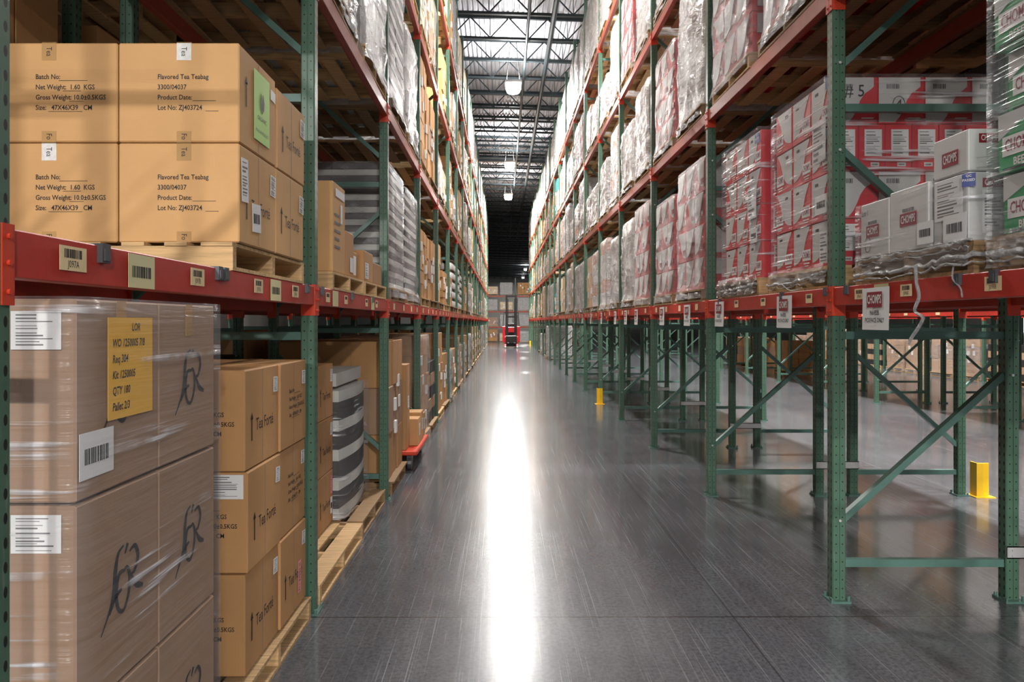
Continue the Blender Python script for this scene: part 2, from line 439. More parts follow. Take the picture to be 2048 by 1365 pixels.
mb = MB(); mb.box(-16, 40, 156, 156.2, 0, 11.5); struct('wall_back', mb, 'wall')
# roof joists
def joist():
    t = thing('roof_joist', '', '')
    a = MB(); a.bar((-6.2, 0, roof_z(-6.2) - 0.06), (8.8, 0, roof_z(8.8) - 0.06), 0.09, 0.10); a.build('top_chord', 'steel_dark', t)
    a = MB(); a.bar((-6.2, 0, roof_z(-6.2) - 0.70), (8.8, 0, roof_z(8.8) - 0.70), 0.10, 0.07); a.build('bottom_chord', 'steel_dark', t)
    a = MB(); x = -6.2
    while x < 8.6:
        a.bar((x, 0, roof_z(x) - 0.09), (x + 0.58, 0, roof_z(x) - 0.70), 0.035, 0.035, (0, 1, 0))
        a.bar((x + 0.58, 0, roof_z(x) - 0.70), (x + 1.16, 0, roof_z(x) - 0.09), 0.035, 0.035, (0, 1, 0))
        a.bar((x + 0.58, 0, roof_z(x) - 0.70), (x + 0.58, 0, roof_z(x) - 0.09), 0.02, 0.02, (0, 1, 0))
        x += 1.16
    a.build('web', 'steel_dark', t)
    return t
y = 22.5 - 1.83 * 4; ys = []
while y < 60: ys.append(y); y += 1.83
while y < 150: ys.append(y); y += 4.0
for y in ys:
    place('joist', joist, (-0.55 + 0.0, y, 0.015), 0, 'dark open-web steel roof joist crossing above the aisle', 'roof joist', 'roof joists over the aisle')
for q, y in enumerate((39.7, 57.0)):
    t = thing('roof_girder', 'thick dark steel roof girder across the aisle, %s from the camera' % ('nearer', 'farther')[q], 'roof girder', (0, y, 0))
    a = MB()
    for dz, hh, ww in ((-0.42, 0.03, 0.22), (-0.72, 0.03, 0.22), (-0.57, 0.3, 0.03)): a.bar((-7, 0, roof_z(-7) + dz), (9, 0, roof_z(9) + dz), ww, hh)
    a.build('girder_beam', 'steel_dark', t)
for nm, x, r, z, lab in (('sprinkler_pipe', 0.72, 0.045, 9.95, 'thin dark sprinkler pipe running lengthwise under the roof joists'),
                         ('roof_bridging_bar', 1.42, 0.075, 10.02, 'thicker dark steel bar running lengthwise under the roof joists')):
    a = MB(); a.tube([(x, 8, z), (x, 75, z)], r, 8); tag(a.build(nm, 'steel_dark'), lab, 'pipe' if 'pipe' in nm else 'steel bar')

# high bay lamps
def lamp(cable=1.5, k=1.0):
    t = thing('high_bay_lamp', '', '')
    a = MB(); a.cbox(-0.27, 0.27, -0.32, 0.32, 0.03, 0.11, 0.02); a.build('housing', 'lamp_body', t)
    a = MB(); a.tube([(0, 0, -0.24), (0, 0, -0.22), (0, 0, -0.1), (0, 0, 0.03)], [0.17, 0.20, 0.25, 0.22], 20); a.build('diffuser', 'lamp', t, smooth=True)
    a = MB()
    for x, y in ((-0.22, -0.25), (0.22, -0.25), (0.22, 0.25), (-0.22, 0.25)): a.tube([(x, y, 0.11), (x * 0.4, y * 0.4, cable)], 0.006, 4)
    a.build('hanger', 'cable', t)
    ld = bpy.data.lights.new('lamp_glow', 'AREA'); ld.shape = 'RECTANGLE'; ld.size = 0.48; ld.size_y = 0.58; ld.energy = LAMP_W * k
    ld.color = (1.0, 0.97, 0.93)
    lo = bpy.data.objects.new('lamp_glow', ld); C.objects.link(lo); lo.location = (0, 0, -0.26); lo.parent = t; CH[t.name].append(lo)
    # added upward fill to brighten the roof; the housing top is closed
    ud = bpy.data.lights.new('added_roof_fill', 'AREA'); ud.shape = 'RECTANGLE'; ud.size = 0.45; ud.size_y = 0.5; ud.energy = LAMP_W * 0.26
    uo = bpy.data.objects.new('added_roof_fill', ud); C.objects.link(uo); uo.location = (0, 0, 0.13); uo.rotation_euler = (PI, 0, 0); uo.parent = t; CH[t.name].append(uo)
    return t
near_main = 0
for x, y in LAMPS:
    vis = abs(x - 0.35) < 0.1 and y > 20
    if vis:
        lab = 'bright high bay lamp over the aisle, %s one in the photo' % ('topmost', 'middle', 'lowest')[near_main]; near_main += 1
    else: lab = 'high bay lamp or added fill light out of the frame'
    place(('lamp', LAMP_K.get((x, y), 1.0)), lambda: lamp(1.5 if y > 0 else 3.3, LAMP_K.get((x, y), 1.0)), (x, y, LAMP_Z + (1.0 if y > 100 else 0) if y > 0 else (6.6 if x < -2 else 7.6)), 0, lab, 'lamp', None if vis else 'lamps out of the frame')

# ------------------------------------------------------------------ pallet racking
LEV = [1.692, 3.44, 5.16, 6.93]       # underside of the beams of the four levels
BH = 0.103
BAY = 2.6
RIGHT0, LEFT0 = 1.68, 1.49            # near edge of the first frame of each side
NB = 20
POST_H = 9.1
def post_mesh(h=POST_H):
    s = 0.038; g = 0.004
    prof = [(-s, -s + 0.006), (-s + 0.006, -s), (-g, -s), (-g * 0.5, -s + g), (g * 0.5, -s + g), (g, -s), (s - 0.006, -s), (s, -s + 0.006),
            (s, s - 0.006), (s - 0.006, s), (g, s), (g * 0.5, s - g), (-g * 0.5, s - g), (-g, s), (-s + 0.006, s), (-s, s - 0.006)]
    a = MB(); a.prism(prof, 0.01, h); return a
POSTS = {}
def frame(h=POST_H):
    t = thing('rack_upright_frame', '', '')
    for x, nm in ((0.038, 'post'), (1.067 - 0.038, 'post')):
        if h in POSTS: mobj('post', POSTS[h], None, t, (x, 0, 0))
        else: POSTS[h] = post_mesh(h).build('post', 'green', t, (x, 0, 0)).data
        a = MB(); a.box(-0.06, 0.055, -0.07, 0.055, 0, 0.012); a.box(-0.058, -0.05, -0.07, -0.04, 0.012, 0.03); a.cyl((0.045, -0.055, 0.01), 0.009, 0.03); a.cyl((-0.045, 0.045, 0.01), 0.009, 0.02)
        a.build('foot_plate', 'brace', t, (x, 0, 0))
    z = 0.215; k = 0; A, B = 0.07, 0.995
    while z < h - 0.2:
        a = MB(); a.box(A, B, -0.019, 0.019, z - 0.022, z + 0.022); a.build('horizontal_brace', 'brace', t)
        if z + 1.3 < h:
            zl, zh = z + 0.25, z + 1.08
            p, q = ((A, 0, zl), (B, 0, zh)) if k % 2 == 0 else ((A, 0, z + 1.06), (B, 0, z + 0.22))
            a = MB(); a.bar(p, q, 0.036, 0.042, (0, 1, 0)); a.build('diagonal_brace', 'brace', t)
            a = MB()
            for bz in (p[2], q[2]):
                pass
            for pt in (p, q): a.cyl((pt[0] - (0.03 if pt is p else -0.03), -0.046, pt[2]), 0.008, 0.009, 'y', 8)
            a.build('brace_bolts', 'galv', t)
        z += 1.307; k += 1
    return t
def beam(mat, L=BAY - 0.076):
    """local: x=0 on the aisle face of the post, y from the near post's far side, z=0 at its underside"""
    t = thing('pallet_rack_beam', '', '')
    a = MB(); a.cbox(0.002, 0.046, 0.004, L - 0.004, 0, BH, 0.003); a.box(0.046, 0.052, 0.01, L - 0.01, 0, BH - 0.04)
    a.build('beam_bar', mat, t)
    for y0, y1, yo in ((0.0, 0.004, -0.036), (L - 0.004, L, L)):
        a = MB(); a.box(-0.004, 0.072, y0, y1, -0.058, BH + 0.008)
        a.box(-0.005, -0.001, yo, yo + 0.036, -0.058, BH + 0.008)
        for z in (-0.03, 0.03, 0.085): a.cyl((-0.011, yo + 0.018, z), 0.006, 0.008, 'x', 8)
        a.build('end_connector', 'connector', t)
    return t
def side(s): return (1, RX, RIGHT0, 'right') if s == 'R' else (-1, LX, LEFT0, 'left')
def put_frame(key, x, y, mirror, label, group=None, h=POST_H):
    return place(('frame', h), lambda: frame(h), (x, y + 0.038, 0), PI if mirror else 0, label, 'rack upright', group)
def put_beam(x, y, z, mirror, mat, label, group=None):
    """x: aisle side face of the beam; mirror: facing the other way"""
    L = BAY - 0.076
    return place(('beam', mat), lambda: beam(mat), (x, y + 0.076 + (L if mirror else 0), z), PI if mirror else 0, label, 'rack beam', group)

ROWS = {  # name: (aisle x, faces: +1 rack extends to +x, first y, bays, wording)
    'R1': (RX, 1, RIGHT0, NB, 'right rack'), 'L1': (LX, -1, LEFT0, NB, 'left rack'),
    'R2': (4.255, -1, RIGHT0, 15, 'row behind the right rack'), 'L2': (-3.40, 1, LEFT0, 8, 'row behind the left rack'),
    'R3': (7.30, 1, RIGHT0 + 2 * BAY, 12, 'row across the right-hand aisle'), 'R4': (9.68, -1, RIGHT0 + 2 * BAY, 10, 'second row across the right-hand aisle'),
    'R5': (12.75, 1, RIGHT0 + 4 * BAY, 8, 'row beyond the third aisle')}
FR = {}
for key, (x, sgn, y0, nb, w) in ROWS.items():
    for k in range(nb + 1):
        y = y0 + k * BAY
        h = POST_H if key in ('R1', 'L1') else 7.2
        FR[key, k] = put_frame(key, x, y, sgn < 0, 'green steel upright frame of the %s, %s from the camera' % (w, ORD[k]), None, h)
LEVN = ['lowest', 'second', 'third', 'top']
BM = {}
for key, (x, sgn, y0, nb, w) in ROWS.items():
    for k in range(nb):
        y = y0 + k * BAY
        for lv in range(4):
            if key in ('R1', 'L1') or (lv == 0) or (key in ('R2', 'L2') and k < 5 and lv < 2):
                BM[key, k, lv, 'f'] = put_beam(x, y, LEV[lv], sgn < 0, 'red' if lv == 0 else 'orange',
                    '%s front beam, %s level, %s bay of the %s' % ('red' if lv == 0 else 'orange-red', LEVN[lv], ORD[k], w))
            rear = (key in ('R1', 'L1') and k < 7) or (key == 'R2' and lv == 0 and k < 8) or (key == 'L2' and lv == 0 and k < 6)
            if rear and lv < 3:
                put_beam(x + sgn * 1.067, y, LEV[lv], sgn > 0, 'red' if lv == 0 else 'orange',
                    '%s rear beam, %s level, %s bay of the %s' % ('red' if lv == 0 else 'orange-red', LEVN[lv], ORD[k], w))
# row spacers tying the back-to-back rows
def spacer(L):
    a = MB(); a.box(0, L, -0.05, -0.044, -0.035, 0.035); a.box(0, L, -0.05, -0.039, 0.029, 0.035); a.box(0, L, -0.05, -0.039, -0.035, -0.029)
    for x in (0.03, L - 0.03):
        for z in (-0.015, 0.015): a.cyl((x, -0.056, z), 0.007, 0.006, 'y', 8)
    return a
for k in range(1, 10):
    a = spacer(0.39); o = a.build('row_spacer', 'galv', None, (2.875, RIGHT0 + k * BAY + 0.038, 0.285))
    tag(o, 'pale galvanised spacer joining two right-hand racks, %s from the camera' % ORD[k], 'row spacer')

# ------------------------------------------------------------------ pallets and loads
PH = 0.118
def pallet_mb(w=1.09, d=1.02, seed=0):
    """w along x (stringers), d along y (deck boards)"""
    r = random.Random(seed); a = MB()
    for y in (-d / 2 + 0.02, 0, d / 2 - 0.02): a.box(-w / 2, w / 2, y - 0.019, y + 0.019, 0.016, PH - 0.016)
    n = 7
    for k in range(n):
        x = -w / 2 + 0.05 + k * (w - 0.1) / (n - 1); q = r.uniform(-0.008, 0.008); ww = 0.062 if k in (0, n - 1) else 0.045
        a.box(x - ww + q, x + ww * 0.85 + q, -d / 2 - r.uniform(0, 0.006), d / 2 + r.uniform(0, 0.006), PH - 0.016, PH)
    for x in (-w / 2 + 0.05, -w / 4, 0, w / 4, w / 2 - 0.05): a.box(x - 0.05, x + 0.05, -d / 2, d / 2, 0, 0.016)
    return a
def pallet_parts(root, mat='wood', w=1.09, d=1.02, seed=0):
    r = random.Random(seed); n = 7
    a = MB()
    for k in range(n):
        x = -w / 2 + 0.05 + k * (w - 0.1) / (n - 1); ww = 0.06 if k in (0, n - 1) else 0.043; x = max(-w / 2 + ww, min(w / 2 - ww, x))
        a.box(x - ww, x + ww, -d / 2 - r.uniform(0, 0.006), d / 2 + r.uniform(0, 0.006), PH - 0.016, PH)
    a.build('top_deck', mat, root)
    for y in (-d / 2 + 0.02, 0, d / 2 - 0.02):
        a = MB(); a.box(-w / 2, w / 2, y - 0.019, y + 0.019, 0.016, PH - 0.016); a.build('stringer', mat, root)
    a = MB()
    for x in (-w / 2 + 0.05, -w / 4, 0, w / 4, w / 2 - 0.05): a.box(x - 0.05, x + 0.05, -d / 2, d / 2, 0, 0.016)
    a.build('bottom_deck', mat, root)
def pallet(label, loc, rz=0, mat='wood', w=1.09, d=1.02, group=None):
    def bld():
        t = thing('wooden_pallet', '', ''); pallet_parts(t, mat, w, d, 3); return t
    return place(('pallet', mat, w, d), bld, loc, rz, label, 'pallet', group)

def shell(w, d, h, seed, amp=0.018, z0=0.0, flare=0.02, nper=64, nz_=18, top=True, rnd=True):
    """wrinkled film round a load: rounded rectangle loops, displaced"""
    a = MB(); rx, ry = w / 2, d / 2; c = 0.05
    pts = []
    per = 2 * (w + d)
    for i in range(nper):
        s = per * i / nper
        if s < w: p = (-rx + s, -ry); nn = (0, -1)
        elif s < w + d: p = (rx, -ry + s - w); nn = (1, 0)
        elif s < 2 * w + d: p = (rx - (s - w - d), ry); nn = (0, 1)
        else: p = (-rx, ry - (s - 2 * w - d)); nn = (-1, 0)
        x, y = p
        ex, ey = rx - abs(x), ry - abs(y)
        if rnd and ex < c and ey < c:
            k = 0.3 * (c - min(ex, ey)) 
            x -= math.copysign(k * (1 - ex / c), x); y -= math.copysign(k * (1 - ey / c), y)
        pts.append((x, y, nn, s))
    for j in range(nz_ + 1):
        z = z0 + (h - z0) * j / nz_
        for (x, y, nn, s) in pts:
            v = noise.noise(Vector((x * 3.1 + seed * 7.3, y * 3.1, z * 2.2))) + 0.6 * noise.noise(Vector((x * 9 + z * 9, y * 9 - z * 9, seed * 3.1)))
            q = abs(v) * amp + 0.003
            if j == nz_: q *= 0.3
            fl = flare * (1 - j / 2.0) if j < 2 else 0
            a.v.append((x + nn[0] * (q + fl), y + nn[1] * (q + fl), z + (0.01 * noise.noise(Vector((s * 2, seed, j))) if 0 < j < nz_ else 0)))
    for j in range(nz_):
        for i in range(nper):
            k = (i + 1) % nper
            a.f.append((j * nper + i, j * nper + k, (j + 1) * nper + k, (j + 1) * nper + i))
    if top: a.f.append(tuple(nz_ * nper + i for i in range(nper)))
    return a
def tiers(root, w, d, h, nt_, nx, ny, mats, seed, gap=0.004, jit=0.006, name='carton_tier', z0=PH):
    r = random.Random(seed)
    for t in range(nt_):
        a = MB(); zz0 = z0 + t * h / nt_; zz1 = z0 + (t + 1) * h / nt_ - 0.003
        for i in range(nx):
            for j in range(ny):
                if 0 < i < nx - 1 and 0 < j < ny - 1 and t < nt_ - 1: continue
                jx, jy = r.uniform(-jit, jit), r.uniform(-jit, jit)
                a.cbox(-w / 2 + i * w / nx + gap + jx, -w / 2 + (i + 1) * w / nx - gap + jx, -d / 2 + j * d / ny + gap + jy, -d / 2 + (j + 1) * d / ny - gap + jy, zz0, zz1, 0.004)
        a.build(name, mats[t % len(mats)], root)
def swoosh(w, h, mir=False):
    P = [(0.04, 1.0), (0.93, 1.0), (0.88, 0.92), (0.80, 0.83), (0.71, 0.70), (0.65, 0.56), (0.58, 0.42), (0.50, 0.31), (0.39, 0.22), (0.26, 0.16), (0.14, 0.13), (0.04, 0.12)]
    return [((1 - x if mir else x) * w - w / 2, z * h) for x, z in P]
def load(kind, h, seed):
    """a whole pallet load; front faces the aisle on -x (right rack orientation)"""
    r = random.Random(seed * 13 + 5)
    nm = {'white': 'film_wrapped_load', 'grey': 'film_wrapped_load', 'red': 'red_carton_load', 'brown': 'carton_load', 'brownfilm': 'film_wrapped_load', 'tray': 'tray_load', 'drum': 'jug_load',
          'orange': 'film_wrapped_load', 'teal': 'carton_load', 'cream': 'carton_load', 'dark': 'dark_crate_load'}[kind]
    t = thing(nm, '', '')
    a = pallet_mb(1.09, 1.02, seed); a.build('pallet', 'wood' if seed % 3 else 'wood_light', t)
    w, d = 1.05 + r.uniform(-0.03, 0.03), 1.02 + r.uniform(-0.06, 0.06)
    if kind in ('white', 'grey'):
        tiers(t, w, d, h, 5, 3, 3, ['white_card' if kind == 'white' else 'kraft_dark', 'white_card'], seed)
        shell(w + 0.01, d + 0.01, PH + h + 0.01, seed, 0.05, 0.03, 0.03).build('stretch_film', 'film_load', t, smooth=True)
    elif kind == 'orange':
        tiers(t, w, d, h, 5, 3, 3, ['white_card', 'orange_card', 'white_card'], seed)
        shell(w + 0.01, d + 0.01, PH + h + 0.01, seed, 0.03, 0.03, 0.03).build('stretch_film', 'film_load', t, smooth=True)
    elif kind == 'red':
        tiers(t, w, d, h, 4, 4, 3, ['red_card'], seed)
        nt_ = 4; hh = h / nt_; a = MB(); b = MB(); c = MB()
        for row in range(nt_):
            for j in range(3):
                y0 = -d / 2 + (j + 0.5) * d / 3
                for (X, Z) in [(x, z) for x, z in [(0, 0)]]:
                    pts = swoosh(d / 3 - 0.012, hh - 0.012, (row + j) % 4 == 3)
                    n0 = len(pts)
                    a.add([(-w / 2 - 0.009, y0 - x, PH + row * hh + z) for x, z in pts] + [(-w / 2 - 0.004, y0 - x, PH + row * hh + z) for x, z in pts],
                          [tuple(range(n0)), tuple(range(2 * n0 - 1, n0 - 1, -1))] + [((i + 1) % n0, i, n0 + i, n0 + (i + 1) % n0) for i in range(n0)])
                    b.box(-w / 2 - 0.012, -w / 2 - 0.004, y0 - 0.15, y0 - 0.06, PH + row * hh + 0.07, PH + row * hh + 0.12)
            for j in range(4):
                x0 = -w / 2 + (j + 0.5) * w / 4
                c.box(x0 - 0.09, x0 + 0.09, -d / 2 - 0.010, -d / 2 - 0.002, PH + row * hh + hh * (0.1 if row % 2 else 0.45), PH + row * hh + hh * 0.92)
        a.build('white_print', 'white_card', t); b.build('logo_patch', 'maroon', t); c.build('white_print', 'white_card', t)
        shell(w + 0.03, d + 0.03, PH + h + 0.01, seed, 0.03, 0.03, 0.03).build('stretch_film', 'film_mid', t, smooth=True)
    elif kind in ('brown', 'brownfilm', 'teal', 'cream'):
        m = {'teal': ['teal_card', 'kraft'], 'cream': ['cream_card']}.get(kind, [['kraft'], ['kraft', 'kraft_dark'], ['kraft_tea']][seed % 3])
        nx, ny = r.choice(((2, 2), (3, 3), (3, 4))); tiers(t, w - 0.02, d, h, r.choice((3, 4, 5)), nx, ny, m, seed, jit=0.012)
        for q in range(4):
            y0, z0 = r.uniform(-d * 0.42, d * 0.42), r.uniform(PH + 0.1, PH + h - 0.15)
            a = MB(); a.box(-w / 2 + 0.0, -w / 2 + 0.03, y0 - 0.05, y0 + 0.05, z0, z0 + 0.12); a.build('shipping_label', 'paper', t)
        a = MB(); a.box(-w / 2 + 0.15, -w / 2 + 0.25, -d / 2 - 0.016, -d / 2 + 0.02, z0, z0 + 0.12); a.build('shipping_label', 'paper', t)
        if kind == 'brownfilm': shell(w, d + 0.02, PH + h + 0.01, seed, 0.025, 0.03, 0.03).build('stretch_film', 'film_mid', t, smooth=True)
    elif kind == 'tray':
        tiers(t, w, d, h, 20, 2, 2, ['grey_tray', 'black_tray'], seed, 0.002, 0.006, 'tray')
        shell(w + 0.02, d + 0.02, PH + h + 0.01, seed, 0.03, 0.03, 0.05).build('stretch_film', 'film_mid', t, smooth=True)
    elif kind == 'drum':
        nt_ = 5
        for row in range(nt_):
            a = MB(); hh = h / nt_
            for i in range(6):
                for j in range(6):
                    if 0 < i < 5 and 0 < j < 5: continue
                    x, y = -w / 2 + (i + 0.5) * w / 6, -d / 2 + (j + 0.5) * d / 6
                    a.tube([(x, y, PH + row * hh), (x, y, PH + row * hh + 0.02), (x, y, PH + (row + 0.66) * hh), (x, y, PH + (row + 0.8) * hh), (x, y, PH + (row + 0.97) * hh)], [0.07, 0.082, 0.082, 0.04, 0.04], 10)
            a.build('jug_tier', 'white_card', t, smooth=True)
            a = MB(); a.box(-w / 2, w / 2, -d / 2, d / 2, PH + (row + 0.97) * hh, PH + (row + 1) * hh); a.build('slip_sheet', 'kraft_dark', t)
    elif kind == 'dark':
        tiers(t, w, d, h, 5, 3, 3, ['black_tray', 'kraft_dark'], seed)
    return t
LOOK = {'white': 'white wrapped load', 'grey': 'grey wrapped load', 'red': 'red carton load', 'brown': 'brown carton load', 'brownfilm': 'wrapped brown load',
        'tray': 'grey tray load', 'drum': 'white jug load', 'orange': 'orange-banded wrapped load', 'teal': 'teal and brown carton load', 'cream': 'cream carton load', 'dark': 'dark crate load'}
def put_load(row, k, slot, lv, kind, h, seed, dx=0.0):
    x, sgn, y0, nb, w = ROWS[row]
    yc = y0 + k * BAY + 0.076 + (0.66 if slot == 0 else 1.88) + R.uniform(-0.03, 0.03)
    xc = x + sgn * (0.545 + dx)
    z = LEV[lv - 1] + BH + 0.001 if lv > 0 else 0.001
    lvn = ['on the floor', 'lowest beams', 'second beams', 'third beams', 'top beams'][lv]
    ww = {'R1': 'right rack', 'L1': 'left rack', 'R2': 'row behind right rack', 'L2': 'row behind left rack', 'R3': 'row across right aisle', 'R4': 'second row across right aisle', 'R5': 'row beyond third aisle'}[row]
    lab = '%s, %s, %s %s bay, %s half' % (LOOK[kind], lvn, ww, ORD[k], 'near' if slot == 0 else 'far')
    return place(('load', kind, round(h, 1), seed), lambda: load(kind, h, seed), (xc, yc, z), (PI if sgn < 0 else 0) + R.uniform(-0.015, 0.015), lab, 'pallet load', 'pallet loads on the %s' % ww)

# ------------------------------------------------------------------ stickers and clips on the near beams
def on_beam(bm, wy, z=BH / 2):
    """point on the aisle face of a beam (in the beam's own space) at world y = wy"""
    o = BM[bm]; sgn = -1 if abs(o.rotation_euler.z) > 1 else 1
    return o, (-0.0005, (wy - o.location.y) * sgn, z)
def bin_label(bm, wy, w=0.11, h=0.055, txt=None, mat='tan_label', z=BH / 2, kind='bin'):
    o, p = on_beam(bm, wy, z); sticker(o, p, -PI / 2, w, h, mat, kind, 'bin_label', txt=txt, seed=int(wy * 10))
def clip(bm, wy):
    o, p = on_beam(bm, wy, BH - 0.012)
    a = MB(); a.box(-0.012, 0.02, p[1] - 0.02, p[1] + 0.02, BH - 0.045, BH + 0.004); a.box(-0.016, -0.012, p[1] - 0.013, p[1] + 0.013, BH - 0.04, BH - 0.01)
    a.build('beam_clip', 'clip', o)
B0 = ('L1', 0, 0, 'f'); B1 = ('L1', 1, 0, 'f'); A0 = ('R1', 0, 0, 'f'); A1 = ('R1', 1, 0, 'f')
for wy, s in ((1.79, 'J097A'), (2.52, 'J097B'), (3.15, 'J095B'), (3.71, 'J095A')): bin_label(B0, wy, 0.112, 0.058, s, z=0.058)
for wy in (2.13, 3.39): bin_label(B0, wy, 0.155, 0.094, None, 'pale_label', 0.05, 'barcode')
for wy in (1.92, 2.70, 2.76, 3.92): clip(B0, wy)
for wy in (4.40, 4.91, 5.65, 6.1): bin_label(B1, wy, 0.10, 0.056, None)
for wy in (4.6, 5.92): bin_label(B1, wy, 0.15, 0.094, None, 'pale_label', 0.05, 'none')
for wy in (4.25, 5.1, 5.9): clip(B1, wy)
for wy, s in ((2.88, 'J098B'), (3.50, 'J096B'), (3.96, 'J096A'), (2.2, 'J098A')): bin_label(A0, wy, 0.10, 0.056, s, z=0.055)
bin_label(A0, 3.73, 0.14, 0.094, None, 'pale_label', 0.05, 'barcode')
for wy in (2.87, 3.10, 4.1): clip(A0, wy)
for wy in (4.61, 5.42, 6.04): bin_label(A1, wy, 0.095, 0.056, None)
for wy in (4.36, 5.05, 6.5): clip(A1, wy)
for k in range(2, 9):
    for row in ('L1', 'R1'):
        y0 = ROWS[row][2] + k * BAY
        for q in (0.4, 1.1, 1.75, 2.3): bin_label((row, k, 0, 'f'), y0 + q, 0.10, 0.06, None, kind='none')
for row in ('R3', 'R4'):
    for k in range(2, 9):
        y0 = ROWS[row][2] + k * BAY
        for q in (0.5, 1.5, 2.1): bin_label((row, k, 0, 'f'), y0 + q, 0.12, 0.06, None, kind='none')

# hanging paper signs under the right-hand lowest beam
def sign():
    t = thing('hanging_sign', '', '')
    a = MB()
    n = 6
    for i in range(n):
        for j in range(4):
            x0, x1 = -0.14 + 0.28 * i / n, -0.14 + 0.28 * (i + 1) / n; z0, z1 = 0.1 - 0.213 * (j + 1) / 4, 0.1 - 0.213 * j / 4
            f = lambda x, z: (x, -0.004 * math.sin(x * 18) - 0.02 * max(0, 0.02 - z) * (1 + x * 2), z)
            a.add([f(x0, z0), f(x1, z0), f(x1, z1), f(x0, z1)], [(0, 1, 2, 3)])
    a.build('sheet', 'paper', t)
    a = MB(); a.rect(-0.075, 0.075, 0.0, 0.078, 0.001); p = a.build('logo_panel', 'maroon', t, (0, -0.006, 0))
    text('CHOMPS', 0.062, 'white_ink', p, (0, -0.0014, 0.039), bold=0.0012, sx=0.56)
    text('966 B2B', 0.032, 'ink', t, (0, -0.0065, -0.028), bold=0.0006, sx=0.85, name='lettering')
    text('PICKFACE ONLY', 0.032, 'ink', t, (0, -0.0065, -0.065), bold=0.0006, sx=0.8, name='lettering')
    return t
SG = [3.76, 4.98, 6.47, 7.6, 8.8, 10.5, 11.4, 12.45, 14.2, 15.9, 17.6, 19.4]
for i, y in enumerate(SG):
    place('sign', sign, (RX - 0.014, y, 1.672), -PI / 2, 'white paper sign under the right rack beam, %s from the camera' % ORD[i], 'sign')

# ------------------------------------------------------------------ cartons
def carton(label, loc, w, d, h, mat, name='carton', rz=0, group=None, cat='carton', seams=True):
    t = thing(name, label, cat, loc, rz, group)
    a = MB(); a.cbox(-w / 2, w / 2, -d / 2, d / 2, 0.001, h - 0.001, 0.005); a.build('body', mat, t)
    return t
def face(t, side, w, d, u, v, off=0.0):
    """a spot on a side of a carton: side F faces the camera, L the aisle from the left rack, R from the right rack"""
    if side == 'F': return (u, -d / 2 - off, v), 0
    if side == 'L': return (w / 2 + off, u, v), PI / 2
    return (-w / 2 - off, -u, v), -PI / 2
def arrow(mat, parent, p, rz, h=0.09):
    a = MB(); a.rect(-h * 0.045, h * 0.045, -h / 2, h * 0.3); a.poly([(-h * 0.13, h * 0.25), (h * 0.13, h * 0.25), (0, h / 2)])
    return a.build('printed_arrow', mat, parent, p, rz)
def tea_text(t, w, d, h, kind, sd='F'):
    L = {'a': ['Flavored Tea Teabag', '3300/04037', 'Product Date:', 'Lot No: ZJ403724'], 'b': ['Batch No:', 'Net Weight:  1.60  KGS', 'Gross Weight: 10.0\u00b10.5KGS', 'Size:   47X46X39   CM']}[kind]
    for i, s in enumerate(L):
        u0 = -w / 2 + 0.15; v = h * 0.655 - i * 0.0395
        p, rz = face(t, sd, w, d, u0, v, 0.0005)
        text(s, 0.0265, 'ink', t, p, rz, bold=0.0004, sx=0.88, align='LEFT')
    a = MB()
    if kind == 'a':
        for i, x0, x1 in ((2, 0.135, 0.225), (3, 0.185, 0.235)): a.rect(x0, x1, -i * 0.0395 - 0.013, -i * 0.0395 - 0.0115)
    else:
        for i, x0, x1 in ((0, 0.09, 0.20), (1, 0.105, 0.175), (2, 0.13, 0.185), (3, 0.05, 0.18)): a.rect(x0, x1, -i * 0.0395 - 0.015, -i * 0.0395 - 0.0135)
    p, rz = face(t, sd, w, d, -w / 2 + 0.15, h * 0.655, 0.0005)
    a.build('ruled_lines', 'ink', t, p, rz)
def tape_bits(t, w, d, h, u, shine):
    for v, hh, fr in ((h - 0.035, 0.066, True), (0.022, 0.042, False)):
        p, rz = face(t, 'F', w, d, u, v, 0.0004)
        a = MB(); a.rect(-0.028, 0.028, -hh / 2, hh / 2, 0.0004); tp = a.build('tape', 'tape_shine' if shine and fr else 'tape', t, p, rz)
        text('Tea' if fr else 'Fo', 0.03, 'ink', tp, (0, -0.0009, 0.0), 0, sx=0.8, roll=PI / 2)
    a = MB(); a.box(-0.028, 0.028, -d / 2, d / 2, h, h + 0.0012); a.build('tape', 'tape', t, (u, 0, 0))
def tea_carton(label, loc, w, d, h, front=None, fort=True, shine=False, name='tea_carton', mat='kraft_tea', stick=()):
    t = carton(label, loc, w, d, h, mat, name)
    if front: tea_text(t, w, d, h, front)
    tape_bits(t, w, d, h, 0.02 if front == 'a' else -0.03, shine)
    a = MB(); a.box(w / 2, w / 2 + 0.0006, -0.001, 0.001, 0.01, h - 0.01); a.build('flap_seam', 'greyink', t)
    if fort:
        p, rz = face(t, 'L', w, d, 0.03, h * 0.42, 0.0008); text('Tea Fort\u00e9', 0.075, 'ink', t, p, rz, sx=0.8, name='lettering')
        p, rz = face(t, 'L', w, d, -0.145, h * 0.42, 0.0008); arrow('ink', t, p, rz, 0.12)
    for (u, v, ww, hh, m, kd) in stick:
        p, rz = face(t, 'L', w, d, u, v, 0.002); sticker(t, p, rz, ww, hh, m, kd, seed=int(u * 100) + 31, roll=0.05 * (1 if u > 0 else -1))
    return t
TZ = LEV[0] + BH + PH * 0.93
W_, D_, H_ = 0.464, 0.458, 0.384
ty = [2.885 + D_ / 2, 3.352 + D_ / 2]; tx = [-1.013 - W_ / 2, -1.482 - W_ / 2]
